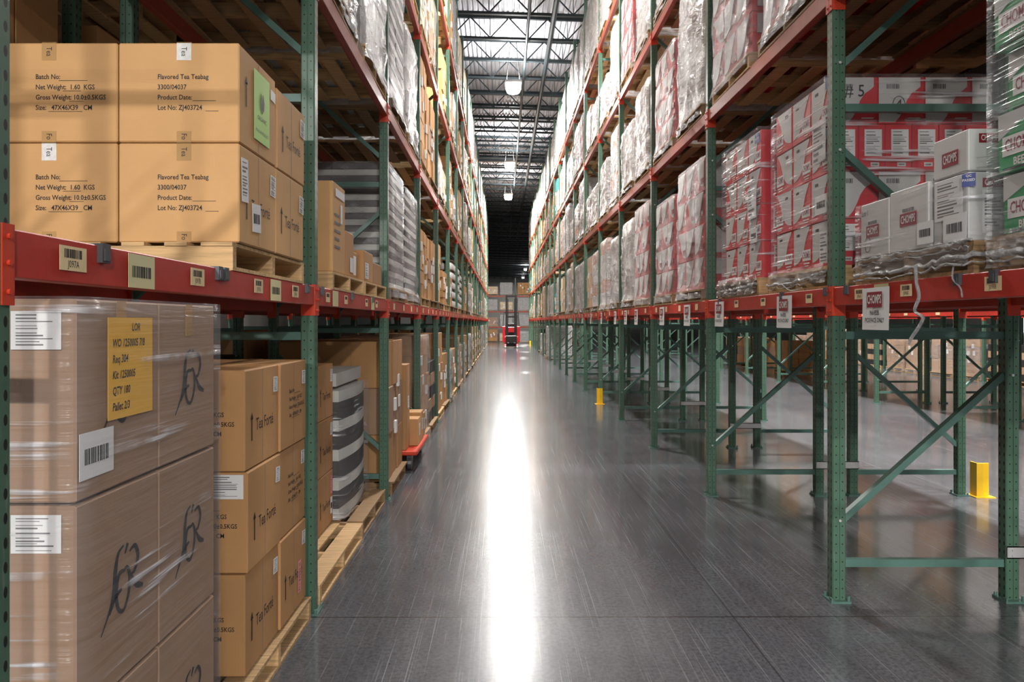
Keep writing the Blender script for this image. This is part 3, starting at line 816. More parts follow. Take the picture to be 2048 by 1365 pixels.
for r_ in range(2):
    for c in range(2):
        for k in range(2):
            st = []
            if c == 0:
                if k == 0 and r_ == 0: st = [(-0.17, 0.25, 0.075, 0.17, 'paper', 'lines'), (0.19, 0.29, 0.07, 0.09, 'paper', 'lines'), (-0.03, 0.12, 0.105, 0.115, 'paper', 'barcode')]
                if k == 0 and r_ == 1: st = [(0.19, 0.30, 0.065, 0.045, 'paper', 'none')]
                if k == 1: st = [(0.19, 0.28, 0.075, 0.085, 'paper', 'lines')]
            lab = 'tan tea carton on the left beams, %s row, %s column, %s' % (('bottom', 'top')[r_], ('aisle side', 'inner')[c], ('front', 'behind front one')[k])
            t = tea_carton(lab, (tx[c], ty[k] + (0.02 if k and r_ else 0), TZ + r_ * 0.386), W_, D_, H_ - (0.02 if k and r_ else 0), (None if k else 'ab'[c]), c == 0 and not (k == 0 and r_ == 1), shine=(c, r_) in ((0, 1), (1, 0)), stick=st)
            if c == 0 and k == 0 and r_ == 1:
                p, rz = face(t, 'L', W_, D_, 0.035, 0.20, 0.003)
                g = sticker(t, p, rz, 0.20, 0.285, 'lime_paper', 'none', 'green_notice', 'lime green paper notice with a leaf emblem')
                a = MB()
                for s in (-1, 1): a.poly([(0, 0), (s * 0.022, 0.02), (s * 0.027, 0.05), (s * 0.012, 0.085), (s * 0.003, 0.05)])
                a.build('leaf_emblem', 'greyink', g, (0, -0.0015, -0.02)); text('ORGANIC', 0.026, 'greyink', g, (0, -0.0015, -0.045)); text('FOLLOW PRODUCT', 0.018, 'greyink', g, (0, -0.0015, -0.10))
                a = MB(); a.add([(W_ / 2 - 0.002, -0.05, H_ - 0.002), (W_ / 2 - 0.002, 0.2, H_ - 0.002), (W_ / 2 - 0.12, 0.2, H_ + 0.035), (W_ / 2 - 0.12, -0.05, H_ + 0.05),
                             (W_ / 2 - 0.006, -0.05, H_ - 0.002), (W_ / 2 - 0.006, 0.2, H_ - 0.002), (W_ / 2 - 0.124, 0.2, H_ + 0.033), (W_ / 2 - 0.124, -0.05, H_ + 0.048)], [(0, 1, 2, 3), (7, 6, 5, 4), (0, 3, 7, 4), (1, 5, 6, 2), (2, 6, 7, 3)])
                a.build('lifted_flap', 'kraft_dark', t)
                arr = arrow('ink', t, *face(t, 'L', W_, D_, -0.15, 0.22, 0.0008), 0.12)
pallet('worn wooden pallet under the tan tea cartons on the left beams', (-1.57, 3.36, LEV[0] + BH + 0.001), 0, 'wood_light', 1.09, 1.02).scale.z = 0.91

# big cartons with a flowing script logo, on the floor under the left beam
def ribbon(mb, pts, ws):
    L_, R_ = [], []
    for i, (x, z) in enumerate(pts):
        a = pts[max(0, i - 1)]; b = pts[min(len(pts) - 1, i + 1)]; dx, dz = b[0] - a[0], b[1] - a[1]; q = math.hypot(dx, dz) or 1
        nx, nz_ = -dz / q * ws[i] / 2, dx / q * ws[i] / 2; L_.append((x + nx, z + nz_)); R_.append((x - nx, z - nz_))
    for i in range(len(pts) - 1): mb.poly([L_[i], L_[i + 1], R_[i + 1], R_[i]], 0.0006)
def smooth(pts, n=6):
    out = []
    for i in range(len(pts) - 1):
        p0 = pts[max(0, i - 1)]; p1 = pts[i]; p2 = pts[i + 1]; p3 = pts[min(len(pts) - 1, i + 2)]
        for k in range(n):
            t = k / n
            out.append(tuple(0.5 * (2 * p1[j] + (p2[j] - p0[j]) * t + (2 * p0[j] - 5 * p1[j] + 4 * p2[j] - p3[j]) * t * t + (3 * p1[j] - p0[j] - 3 * p2[j] + p3[j]) * t ** 3) for j in range(len(p1))))
    out.append(pts[-1]); return out
def script_logo(parent, p, rz, s, label=None):
    mb = MB()
    for st in ([(0.66, 1.0, .02), (0.5, 0.92, .04), (0.42, 0.7, .07), (0.38, 0.45, .06), (0.28, 0.2, .04), (0.02, -0.12, .015)],
               [(0.25, 0.10, .02), (0.42, 0.30, .05), (0.60, 0.36, .03)],
               [(0.78, 1.0, .05), (0.70, 0.86, .02)],
               [(0.70, 0.62, .03), (0.52, 0.60, .05), (0.44, 0.35, .06), (0.50, 0.10, .05), (0.66, 0.03, .04), (0.80, 0.22, .05), (0.84, 0.48, .06), (0.76, 0.64, .04), (0.68, 0.62, .03)],
               [(0.84, 0.86, .02), (1.0, 0.90, .05), (1.10, 0.72, .06), (1.0, 0.52, .04), (0.90, 0.48, .03), (1.06, 0.28, .07), (1.26, 0.20, .04)]):
        q = smooth(st); ribbon(mb, [((x - 0.6) * s, (z - 0.45) * s) for x, z, w in q], [w * s * 1.5 for x, z, w in q])
    return mb.build('script_logo', 'ink', parent, p, rz)
LW, LD = 0.55, 0.42
rows = [(0.122, 0.655), (0.66, 1.168), (1.173, 1.655)]
for r_, (z0, z1) in enumerate(rows):
    for k in range(2):
        for c in range(2):
            lab = 'large brown film-wrapped carton on the left floor, %s tier, %s, %s' % (('bottom', 'middle', 'top')[r_], ('nearest the camera', 'behind the nearest')[k], ('aisle side', 'inner side')[c])
            w, h = LW, z1 - z0
            x, y = -1.0 - LW / 2 - c * (LW + 0.005), 1.757 + LD / 2 + k * (LD + 0.004)
            t = carton(lab, (x, y, z0), w, LD, h, 'kraft_dark', 'coffee_carton')
            if c == 0:
                p, rz = face(t, 'L', w, LD, 0.0, h * 0.5, 0.001); script_logo(t, p, rz, 0.175)
                if r_ == 2: a = MB(); a.rect(-0.025, 0.025, -0.05, 0.05, 0.0005); a.build('tape', 'tape', t, (w / 2 + 0.0006, 0, h - 0.05), PI / 2)
                if k == 0 and r_ == 2:
                    p, rz = face(t, 'L', w, LD, 0.045, 0.307, 0.004)
                    s = sticker(t, p, rz, 0.24, 0.262, 'yellow_paper', 'none', 'handwritten_sheet', 'orange-yellow paper sheet with handwriting')
                    for i, (tx_, tt) in enumerate(((0.02, 'LOR'), (-0.01, 'WO 1250005 7/8'), (-0.03, 'Req 304'), (-0.01, 'Kit 1250005'), (-0.03, 'QTY 180'), (-0.02, 'Pallet 2/3'))):
                        text(tt, 0.029, 'ink', s, (-0.10 if i else 0.0, -0.0015, 0.105 - i * 0.041), bold=0.0005, sx=0.82, align='LEFT', shear=0.15)
                    p, rz = face(t, 'L', w, LD, -0.125, 0.105, 0.004); sticker(t, p, rz, 0.155, 0.112, 'paper', 'barcode', label='white barcode label', seed=4)
                if k == 0 and r_ in (1, 2):
                    p, rz = face(t, 'F', w, LD, 0.275 - 0.09, h - (0.075 if r_ == 2 else 0.065), 0.004); sticker(t, p, rz, 0.118, 0.09, 'paper', 'lines', seed=8 + r_)
pallet('wooden pallet on the floor under the large film-wrapped cartons', (-1.56, 2.179, 0.001), 0, 'wood', 1.09, 0.84)
def film(label, loc, w, d, h, seed, mat='film_clear', amp=0.01, flare=0.0, z0=0.0, top=True):
    o = shell(w, d, h, seed, amp, z0, flare, 72, 22, top, False).build('stretch_film', mat, None, loc, smooth=True)
    return tag(o, label, 'stretch film')
film('clear stretch film around the large cartons on the left floor', (-1.552, 2.179, 0.1), 1.137, 0.866, 1.560, 3, amp=0.003)

# tan tea cartons on the floor further along
for r_ in range(3):
    for k in range(2):
        for c in range(2):
            st = []
            if c == 0: st = [(0.18, 0.33, 0.06, 0.07, 'paper', 'lines')] + ([(0.1, 0.15, 0.05, 0.16, 'pink_paper', 'lines')] if (k == 1 and r_ == 0) else [])
            t = tea_carton('tan tea carton stacked on the left floor, %s tier, %s, %s' % (('bottom', 'middle', 'top')[r_], ('near', 'far')[k], ('aisle side', 'inner side')[c]),
                       (-1.06 - 0.232 - c * 0.47 + 0.008 * ((r_ + k) % 2), 3.085 + 0.23 + k * 0.465 + 0.01 * (r_ % 2), 0.135 + r_ * 0.4225), 0.464, 0.458, 0.42, ('b' if k == 0 else None), not (k == 1 and r_ != 0 and c == 0), stick=st, mat='kraft')
            if c == 0 and k == 0 and r_ == 1: sticker(t, (0.13, -0.2305, 0.36), 0, 0.17, 0.10, 'paper', 'lines', seed=17)
            if c == 0 and k == 1 and r_ != 0:
                tea_text(t, 0.464, 0.458, 0.42, 'b', 'L')
pallet('wooden pallet with a splintered edge board on the left floor by the first upright', (-1.575, 3.465, 0.001), 0.0, 'wood_light', 1.09, 1.14)
# next bay on the floor
for r_ in range(3):
    for k in range(2):
        st = [(0.17, 0.30, 0.06, 0.09, 'paper', 'lines')] if r_ else [(0.17, 0.28, 0.055, 0.13, 'pink_paper', 'lines'), (0.17, 0.13, 0.055, 0.12, 'paper', 'barcode')]
        tea_carton('tan tea carton on the left floor beyond the first upright, %s tier, %s' % (('bottom', 'middle', 'top')[r_], ('near', 'far')[k]),
                   (-1.25 - 0.232, 4.60 + 0.23 + k * 0.466, 0.135 + r_ * 0.388), 0.464, 0.458, 0.386, None, True, mat='kraft', stick=st if k else ())
pallet('wooden pallet jutting empty-edged into the aisle on the left floor', (-1.57, 4.86, 0.001), 0, 'wood_light', 1.09, 1.30)
t = thing('banded_tray_stack', 'stack of black and white banded trays in grey film on the left floor', 'tray stack', (-1.72, 6.085, 0.121))
z = 0.0
for i in range(9):
    hh = (0.085, 0.135)[i % 2]; bl = 0.012 * math.sin(i / 8 * PI)
    a = MB(); n_ = 10
    prof = [(-0.52, -0.50), (0.49, -0.50)] + [(0.50 + (0.035 + bl) * math.sin(PI * q / n_), -0.50 + 1.0 * q / n_) for q in range(n_ + 1)] + [(-0.52, 0.50)]
    a.prism(prof, z, z + hh - 0.002); a.build('tray', 'grey_tray' if i % 2 == 0 else 'black_tray', t); z += hh
shell(1.10, 1.02, 0.98, 5, 0.01, 0.001, 0.0).build('stretch_film', 'film_clear', t, smooth=True)
a = MB(); a.box(-0.2, 0.47, -0.45, 0.52, 0.99, 1.09); a.build('top_tray', 'grey_tray', t, (0, 0, 0))
pallet('wooden pallet under the banded tray stack on the left floor', (-1.60, 6.10, 0.001), 0, 'wood', 1.13, 1.06)
# third left bay: red cart deck with small cartons
t = thing('flat_cart', 'low orange-red cart deck carrying small brown cartons by the left rack', 'cart', (-1.36, 8.60, 0))
a = MB(); a.cbox(-0.45, 0.45, -0.6, 0.6, 0.17, 0.22, 0.01); a.build('deck', 'connector', t)
for sx in (-0.36, 0.36):
    for sy in (-0.5, 0.5): a = MB(); a.cyl((sx - 0.02, sy, 0.075), 0.07, 0.04, 'x', 14); a.box(sx - 0.03, sx + 0.03, sy - 0.03, sy + 0.03, 0.1, 0.17); a.build('caster', 'clip', t)
for i, (x, y, z, w, d, h, s) in enumerate(((-1.34, 8.17, 0.221, 0.62, 0.28, 0.92, 'tall, nearest end of the cart'), (-1.10, 8.46, 0.221, 0.32, 0.26, 0.30, 'small, nearest of the low ones'), (-1.10, 8.76, 0.221, 0.32, 0.30, 0.34, 'small, middle'), (-1.10, 9.06, 0.221, 0.30, 0.26, 0.28, 'small, far end'), (-1.5, 8.7, 0.221, 0.38, 0.6, 0.5, 'wide, inner side'))):
    t = carton('brown carton on the orange-red cart, ' + s, (x, y, z), w, d, h, 'kraft')
    p, rz = face(t, 'L', w, d, 0.02, h * 0.55, 0.002); sticker(t, p, rz, 0.10, 0.13, 'paper', 'lines', seed=i + 3)

# second left bay, lowest beams: one tall carton and small ones on two fresh pallets
LB = LEV[0] + BH
def small(label, x1, y0, y1, h, w=0.45, mat='kraft', st=()):
    t = carton(label, (x1 - w / 2, (y0 + y1) / 2, TZ + 0.004), w, y1 - y0, h, mat)
    for (u, v, ww, hh, m, kd) in st: p, rz = face(t, 'L', w, y1 - y0, u, v, 0.002); sticker(t, p, rz, ww, hh, m, kd, seed=9)
    return t
t = small('tall tan carton on the left beams just past the first upright', -1.04, 4.60, 4.95, 0.56, 0.46, 'kraft_tea', [(0.02, 0.50, 0.26, 0.05, 'paper', 'none'), (0.06, 0.38, 0.05, 0.12, 'paper', 'none')])
for i in range(5): p, rz = face(t, 'L', 0.46, 0.35, -0.02, 0.36 - i * 0.05, 0.001); a = MB(); a.rect(-0.11, 0.02 + 0.02 * (i % 3), -0.008, 0.008); a.build('printed_line', 'greyink', t, p, rz)
small('medium brown carton beside the tall one on the left beams', -1.04, 4.98, 5.24, 0.30, st=[(0.05, 0.08, 0.1, 0.1, 'paper', 'none')])
small('low brown carton with loose white papers on the left beams', -1.08, 5.26, 5.58, 0.20, st=[(0.0, 0.1, 0.2, 0.14, 'paper', 'none')])
small('brown carton near the second left upright on the lowest beams', -1.04, 5.62, 6.02, 0.23, st=[(-0.08, 0.08, 0.14, 0.12, 'paper', 'lines')])
small('slim brown carton touching the second left upright, lowest beams', -1.04, 6.04, 6.45, 0.17)
for y in (4.98, 6.04):
    t = pallet('fresh yellow wooden pallet on the left lowest beams, second bay, %s half' % ('near' if y < 5.5 else 'far'), (-1.57, y + 0.06, LB + 0.001), 0, 'wood_light', 1.09, 1.02); t.scale.z = 0.93
    if y < 5.5: text('11732', 0.05, 'ink', t, (0.36, -0.5121, 0.057), 0, sx=0.8, name='stencil_number')

# ------------------------------------------------------------------ right side, second bay: two loads of red and white cartons
RZ = 1.935 - 0.002
def logo_patch(t, p, rz, w, h, ink='maroon', bg='white_ink', s='CHOMPS', name='logo_patch'):
    a = MB(); a.rect(-w / 2, w / 2, -h / 2, h / 2, 0.001); o = a.build(name, bg, t, p, rz)
    text(s, h * 0.86, ink, o, (0, -0.0014, 0), 0, bold=h * 0.012, sx=w / h * 0.245)
    return o
def snack(w, d, h, front, mir):
    """red snack carton seen from the right-hand aisle face (R) and the camera face (F)"""
    t = thing('snack_carton', '', '')
    a = MB(); a.cbox(-w / 2, w / 2, -d / 2, d / 2, 0.001, h - 0.001, 0.004); a.build('body', 'red_card', t)
    p, rz = face(t, 'R', w, d, 0, 0.004, 0.0006)
    a = MB(); pts = swoosh(d - 0.008, h - 0.008, mir); a.poly(pts, 0.0008); pp = a.build('white_print', 'white_card', t, p, rz)
    barcode_mb(0.05, 0.018, 10, 5).build('barcode', 'ink', pp, (0.05 if mir else -0.06, -0.0012, h * 0.82))
    uu = -0.075 if mir else 0.075
    p, rz = face(t, 'R', w, d, uu, 0.092, 0.0012); logo_patch(t, p, rz, 0.125, 0.070)
    a = MB(); a.rect(-0.045, 0.045, -0.004, 0.004); a.rect(-0.03, 0.03, -0.02, -0.013); p, rz = face(t, 'R', w, d, uu, 0.04, 0.0008); a.build('small_print', 'white_ink', t, p, rz)
    if front == 'swoosh':
        p, rz = face(t, 'F', w, d, 0, 0.004, 0.0006); a = MB(); P = [(0.0, 1.0), (0.92, 1.0), (0.92, 0.80), (0.84, 0.73), (0.72, 0.65), (0.62, 0.50), (0.55, 0.32), (0.46, 0.14), (0.36, 0.02), (0.0, 0.02)]
        a.poly([((x - 0.5) * (w - 0.006), z * (h - 0.008)) for x, z in P], 0.0008); pp = a.build('white_print', 'white_card', t, p, rz)
        barcode_mb(0.075, 0.028, 12, 6).build('barcode', 'ink', pp, (-0.05, -0.0012, h * 0.78))
        a = MB(); a.rect(0.04, 0.11, 0.03, 0.036); a.build('small_print', 'white_ink', t, (0, -d / 2 - 0.0008, 0))
    elif front == 'label':
        p, rz = face(t, 'F', w, d, 0.005, h * 0.60, 0.0015); sticker(t, p, rz, 0.102, 0.158, 'paper', 'lines', seed=12)
        p, rz = face(t, 'F', w, d, 0.015, h * 0.14, 0.0012); sticker(t, p, rz, 0.05, 0.024, 'white_card', 'barcode', 'barcode_patch', seed=2)
    elif front == 'cap':
        p, rz = face(t, 'F', w, d, 0, h * 0.5, 0.0015); sticker(t, p, rz, 0.12, 0.2, 'white_card', 'lines', seed=5)
    return t
ROWN = ['bottom', 'second', 'third', 'top']; HH = 0.2785
X0 = 1.945
for r_ in range(4):
    wide = r_ in (1, 3); w = 0.272 if wide else 0.1545; nc = 4 if wide else 7
    for k in range(3):
        for c in range(nc if k == 0 else 1):
            mir = (r_ == 2 and k == 2) or (r_ == 3 and k == 2) or (r_ == 1 and k == 2)
            fr = ('swoosh' if wide else 'label') if k == 0 else ('cap' if c == 0 else None)
            if k: fr = None
            lab = 'red and white snack carton past the first right upright, %s row, %s' % (ROWN[r_],
                  ('%s from the aisle' % ORD[c]) if k == 0 else ('aisle side, ' + ('middle', 'far end')[k - 1]))
            t = place(('snack', w, fr, mir), lambda: snack(w, 0.296, HH - 0.002, fr, mir), (X0 + w / 2 + c * (w + 0.003) - 0.004 * (r_ % 2), 4.42 + 0.15 + k * 0.30, RZ + r_ * HH), 0, lab, 'carton')
# second load, aisle column only plus its camera-facing ends
for r_ in range(4):
    for k in range(3):
        for c in range(3 if k == 0 else 1):
            mir = r_ == 2 and k == 2; w = 0.272
            fr = 'label' if k == 0 else None
            lab = 'red and white snack carton beside the second right upright, %s row, %s' % (ROWN[r_], ('%s from the aisle' % ORD[c]) if k == 0 else ('aisle side, ' + ('middle', 'far end')[k - 1]))
            place(('snack', w, fr, mir), lambda: snack(w, 0.296, HH - 0.002, fr, mir), (X0 + w / 2 + c * (w + 0.003) - 0.004 * (r_ % 2), 5.62 + 0.15 + k * 0.30, RZ + r_ * HH), 0, lab, 'carton')
def r_stick(label, y, z, w, h, kind, mat='paper', x=1.928, cat='label'):
    a = MB(); a.rect(-w / 2, w / 2, -h / 2, h / 2, 0.001); o = a.build('shipping_label', mat, None, (x, y, z), -PI / 2); tag(o, label, cat)
    if kind == 'barcode': barcode_mb(w * 0.7, h * 0.35, 12, 3).build('barcode', 'ink', o, (0, -0.0015, 0))
    if kind == 'lines':
        k = MB(); r = random.Random(int(z * 100)); q = h * 0.42
        while q > -h * 0.42: t = r.choice((0.006, 0.010, 0.016)); k.rect(-w * 0.4, -w * 0.4 + w * r.uniform(0.3, 0.75), q - t, q, 0.0006); q -= t + r.choice((0.012, 0.02))
        k.build('printed_lines', 'greyink', o, (0, -0.0015, 0))
    if kind == 'qc': text('QC\nPASSED', 0.026, 'white_ink', o, (0, -0.0015, 0.012), 0, bold=0.0006)
    return o
r_stick('white document sheet stuck on the snack cartons by the first right upright', 4.57, 2.70, 0.19, 0.25, 'lines')
r_stick('white barcode label low on the snack cartons by the first right upright', 4.54, 2.31, 0.17, 0.115, 'barcode')
r_stick('white form on the lowest snack cartons by the first right upright', 4.50, 2.05, 0.12, 0.19, 'lines')
r_stick('white document sheet on the snack cartons by the second right upright', 5.80, 2.52, 0.20, 0.25, 'lines')
r_stick('white barcode label on the snack cartons by the second right upright', 5.76, 2.26, 0.16, 0.11, 'barcode')
r_stick('small blue label at the top corner of the second snack load', 5.68, 2.99, 0.10, 0.07, 'qc', 'blue')
r_stick('small blue label at the top corner of the first snack load', 4.44, 3.02, 0.08, 0.07, 'none', 'blue')
t = pallet('wooden pallet under the first load of red snack cartons', (2.46, 4.88, LB + 0.001), 0, 'wood_light', 1.09, 1.02); t.scale.z = 1.15
t = pallet('wooden pallet under the second load of red snack cartons', (2.46, 6.12, LB + 0.001), 0, 'wood_light', 1.09, 1.03); t.scale.z = 1.15
film('clear stretch film around the first load of red snack cartons', (2.497, 4.871, RZ - 0.001), 1.172, 0.935, 1.125, 8, 'film_clear', 0.005)
film('clear stretch film around the second load of red snack cartons', (2.497, 6.070, RZ - 0.001), 1.172, 0.935, 1.13, 9, 'film_clear', 0.007)

# hand marks on the top row
text('# 5', 0.10, 'ink', None, (2.075, 4.4175, RZ + 3 * HH + 0.19), 0, sx=0.9, name='handwritten_mark')
o = bpy.data.objects['handwritten_mark']; tag(o, 'handwritten number 5 on the top snack carton nearest the upright', 'handwriting')
text('4', 0.085, 'ink', None, (2.335, 4.4175, RZ + 3 * HH + 0.11), 0, name='handwritten_mark'); o = [q for q in bpy.data.objects if q.name.startswith('handwritten_mark')][-1]
tag(o, 'handwritten circled number 4 on a top-row snack carton', 'handwriting')
mb = MB(); ribbon(mb, [(0.036 * math.cos(t / 24 * 2 * PI), 0.052 * math.sin(t / 24 * 2 * PI)) for t in range(25)], [0.004] * 25); mb.build('circle', 'ink', o, (0, 0, 0))

# ------------------------------------------------------------------ right side, first bay: plain white cartons
def white_carton(label, y0, y1, z0, h, w=0.34, x1=1.91, front=False):
    d = y1 - y0 - 0.004
    t = carton(label, (x1 + w / 2, (y0 + y1) / 2, z0), w, d, h, 'white_card', 'white_carton')
    a = MB(); a.box(-w / 2 - 0.0008, -w / 2 + 0.01, -d / 2 + 0.001, -d / 2 + 0.012, 0.004, h - 0.004); a.build('edge_tape', 'paper', t)
    return t
WD = 0.29
tA = white_carton('white snack carton marked with a pen on the right beams, farthest of the white ones', 3.70, 4.00, RZ, 0.285)
tB = white_carton('white snack carton in the middle of the white ones on the right beams', 3.36, 3.70, RZ, 0.30)
tC = white_carton('lower white snack carton with the document sheet on the right beams', 3.08, 3.335, RZ, 0.285, 0.36, 1.915)
tD = white_carton('upper white snack carton stacked on the sheet-covered one on the right beams', 3.08, 3.335, RZ + 0.288, 0.175, 0.36, 1.915)
for q, (y0, y1) in enumerate(((3.70, 4.00), (3.36, 3.70))): white_carton('white snack carton in the inner row on the right beams, %s' % ('far', 'near')[q], y0, y1, RZ, 0.24, 0.34, 2.27)
for t, u, v, ww in ((tA, -0.02, 0.135, 0.13), (tB, 0.0, 0.15, 0.145), (tD, 0.0, 0.075, 0.115)):
    d = t['label'] and {tA: 0.296, tB: 0.336, tD: 0.251}[t]; w = {tA: 0.34, tB: 0.34, tD: 0.36}[t]
    p, rz = face(t, 'R', w, d, u, v, 0.001); logo_patch(t, p, rz, ww, 0.062, 'white_ink', 'maroon')
    if t is not tD: p, rz = face(t, 'R', w, d, u, v + 0.045, 0.001); barcode_mb(ww * 0.7, 0.016, 12, 7).build('barcode', 'greyink', t, p, rz)
p, rz = face(tA, 'R', 0.34, 0.296, -0.10, 0.235, 0.001); text('Lot 1', 0.04, 'ink', tA, p, rz, sx=0.8, shear=0.2, name='handwriting')
p, rz = face(tA, 'R', 0.34, 0.296, -0.07, 0.07, 0.001); mb = MB(); ribbon(mb, [(0.03 * math.cos(t / 20 * 2 * PI), 0.04 * math.sin(t / 20 * 2 * PI)) for t in range(21)], [0.003] * 21); mb.build('pen_circle', 'ink', tA, p, rz)
for t, v in ((tC, 0.25), (tD, 0.135)):
    p, rz = face(t, 'F', 0.36, 0.251, -0.075 if t is tC else -0.09, v - (0.01 if t is tC else 0.0), 0.001); logo_patch(t, p, rz, 0.095, 0.038, 'white_ink', 'maroon')
sticker(tC, face(tC, 'R', 0.36, 0.251, -0.01, 0.19, 0.002)[0], -PI / 2, 0.20, 0.17, 'paper', 'lines', 'document_sheet', seed=21)
sticker(tC, face(tC, 'F', 0.36, 0.251, -0.075, 0.12, 0.002)[0], 0, 0.10, 0.18, 'paper', 'lines', 'document_sheet', seed=22)
o = sticker(tC, (-0.180, -0.127, 0.25), -PI / 4, 0.05, 0.055, 'blue', 'none', 'blue_sticker'); text('QC\nPASSED', 0.014, 'white_ink', o, (0, -0.0015, 0.008), 0, bold=0.0003)
r_stick('white barcode label low on the white cartons, farther of the two', 3.37, 2.00, 0.13, 0.10, 'barcode', x=1.899)
r_stick('large white barcode label low on the white cartons, nearer of the two', 3.15, 1.995, 0.16, 0.115, 'barcode', x=1.899)
t = pallet('dark wooden pallet under the white snack cartons on the right beams', (2.46, 3.56, LB + 0.001), 0, 'wood', 1.09, 1.02); t.scale.z = 1.15
film('clear stretch film around the white snack cartons on the right beams', (2.46, 3.54, RZ - 0.001), 1.15, 0.965, 0.28, 12, 'film_clear', 0.006, top=False)
# green cartons at the right edge
def green():
    w, d, h = 0.34, 0.318, 0.232
    t = thing('green_snack_carton', '', '')
    a = MB(); a.cbox(-w / 2, w / 2, -d / 2, d / 2, 0.001, h - 0.001, 0.006); a.build('body', 'green_card', t)
    p, rz = face(t, 'R', w, d, 0, 0, 0.0008); a = MB()
    a.poly([(-0.155, 0.13), (-0.02, 0.185), (0.155, 0.11), (0.155, 0.228), (-0.155, 0.228)]); a.build('white_print', 'white_card', t, p, rz)
    barcode_mb(0.05, 0.02, 10, 4).build('barcode', 'ink', t, (-w / 2 - 0.0018, -0.06, 0.205), -PI / 2)
    p, rz = face(t, 'R', w, d, -0.03, 0.10, 0.0014); o = logo_patch(t, p, rz, 0.20, 0.075); 
    p, rz = face(t, 'R', w, d, -0.03, 0.035, 0.0010); text('BEEF', 0.04, 'white_ink', t, p, rz, bold=0.001, name='lettering'); 
    a = MB(); a.rect(-0.1, 0.1, -0.006, 0.002); p, rz = face(t, 'R', w, d, -0.03, 0.015, 0.001); a.build('small_print', 'ink', t, p, rz)
    return t
for r_ in range(6):
    for k in range(3):
        for c in range(2):
            place('green', green, (1.915 + (0.03, 0.01, 0.05, -0.005, 0.01, 0.02)[r_] + 0.17 + c * 0.345, 2.915 - 0.16 - k * 0.322, RZ + r_ * 0.236), 0,
                  'green snack carton at the right edge, %s row, %s, %s column' % (ORD[r_], ('far end', 'middle', 'near end')[k], ('aisle', 'inner')[c]), 'carton')
t = pallet('wooden pallet under the green snack cartons at the right edge', (2.46, 2.42, LB + 0.001), 0, 'wood', 1.09, 1.02); t.scale.z = 1.15
film('clear stretch film around the green snack cartons at the right edge', (2.28, 2.435, RZ - 0.001), 0.78, 0.985, 1.43, 14, 'film_clear', 0.006)

# bunched film along the near pallets and loose strands
def bunch(label, pts, r, seed, name='bunched_film'):
    rr = random.Random(seed); q = smooth(pts, 10)
    q = [(x + rr.uniform(-0.004, 0.004), y + rr.uniform(-0.004, 0.004), z + rr.uniform(-0.007, 0.007)) for x, y, z in q]
    a = MB(); a.tube(q, [r * rr.uniform(0.55, 1.35) for _ in q], 7)
    for s in range(1):
        q2 = [(x - 0.006, y, z + (0.03 if s else -0.028) + 0.012 * noise.noise(Vector((y * 9, s * 5, seed)))) for x, y, z in q]
        a.tube(q2, [r * rr.uniform(0.15, 0.55) for _ in q2], 5)
    o = a.build(name, 'film_rope', None, smooth=True); return tag(o, label, 'stretch film')
def skirt(label, x, y0, y1, z0, z1, seed, mat='film_mid', amp=0.02):
    a = MB(); ny, nz_ = int((y1 - y0) / 0.03), 7
    for j in range(nz_ + 1):
        for i in range(ny + 1):
            y = y0 + (y1 - y0) * i / ny; z = z0 + (z1 - z0) * j / nz_
            q = abs(noise.noise(Vector((y * 7 + z * 30, z * 9 - y * 5, seed * 2.7)))) * amp * 2
            sag = 0.012 * noise.noise(Vector((y * 3, seed, 1.0)))
            a.v.append((x - 0.003 - q, y, z + sag * (1 - j / nz_)))
    for j in range(nz_):
        for i in range(ny): a.f.append((j * (ny + 1) + i, j * (ny + 1) + i + 1, (j + 1) * (ny + 1) + i + 1, (j + 1) * (ny + 1) + i))
    return tag(a.build('film_skirt', mat, None, smooth=True), label, 'stretch film')
skirt('loose film skirt over the pallet of white cartons', 1.903, 3.05, 4.03, 1.835, 1.945, 2)
skirt('loose film skirt over the pallet of green cartons', 1.903, 1.95, 2.94, 1.805, 1.95, 3)
skirt('loose film skirt over the pallet of the first snack load', 1.907, 4.42, 5.36, 1.835, 1.95, 4)
skirt('loose film skirt over the pallet of the second snack load', 1.905, 5.6, 6.6, 1.81, 1.96, 5, 'film_load', 0.03)
bunch('bunched film rope along the pallet of white cartons', [(1.895, 4.03, 1.85), (1.88, 3.7, 1.84), (1.885, 3.4, 1.85), (1.88, 3.05, 1.87), (2.2, 3.02, 1.88)], 0.011, 3)
bunch('bunched film at the foot of the white cartons', [(1.90, 4.02, 1.925), (1.892, 3.6, 1.925), (1.898, 3.2, 1.93), (1.91, 3.06, 1.94)], 0.007, 4)
bunch('bunched film over the pallet of green cartons', [(1.90, 2.93, 1.86), (1.89, 2.6, 1.86), (1.89, 2.2, 1.87)], 0.016, 6)
bunch('bunched film along the pallet of the first snack load', [(1.90, 5.38, 1.86), (1.89, 5.0, 1.855), (1.90, 4.7, 1.87), (1.91, 4.42, 1.90)], 0.009, 7)
bunch('thick bunched film along the pallet of the second snack load', [(1.895, 6.6, 1.86), (1.885, 6.2, 1.86), (1.89, 5.9, 1.87), (1.90, 5.6, 1.89)], 0.012, 8)
def strand(label, pts, r=0.004):
    a = MB(); a.tube(smooth(pts, 5), r, 5); return tag(a.build('film_strand', 'film_rope', None, smooth=True), label, 'plastic strand')
strand('longest twisted film strand hanging from the right beam', [(1.856, 3.37, 1.85), (1.86, 3.37, 1.78), (1.866, 3.36, 1.71), (1.869, 3.40, 1.65), (1.866, 3.33, 1.62), (1.868, 3.36, 1.58), (1.868, 3.42, 1.53), (1.87, 3.45, 1.50)], 0.008)
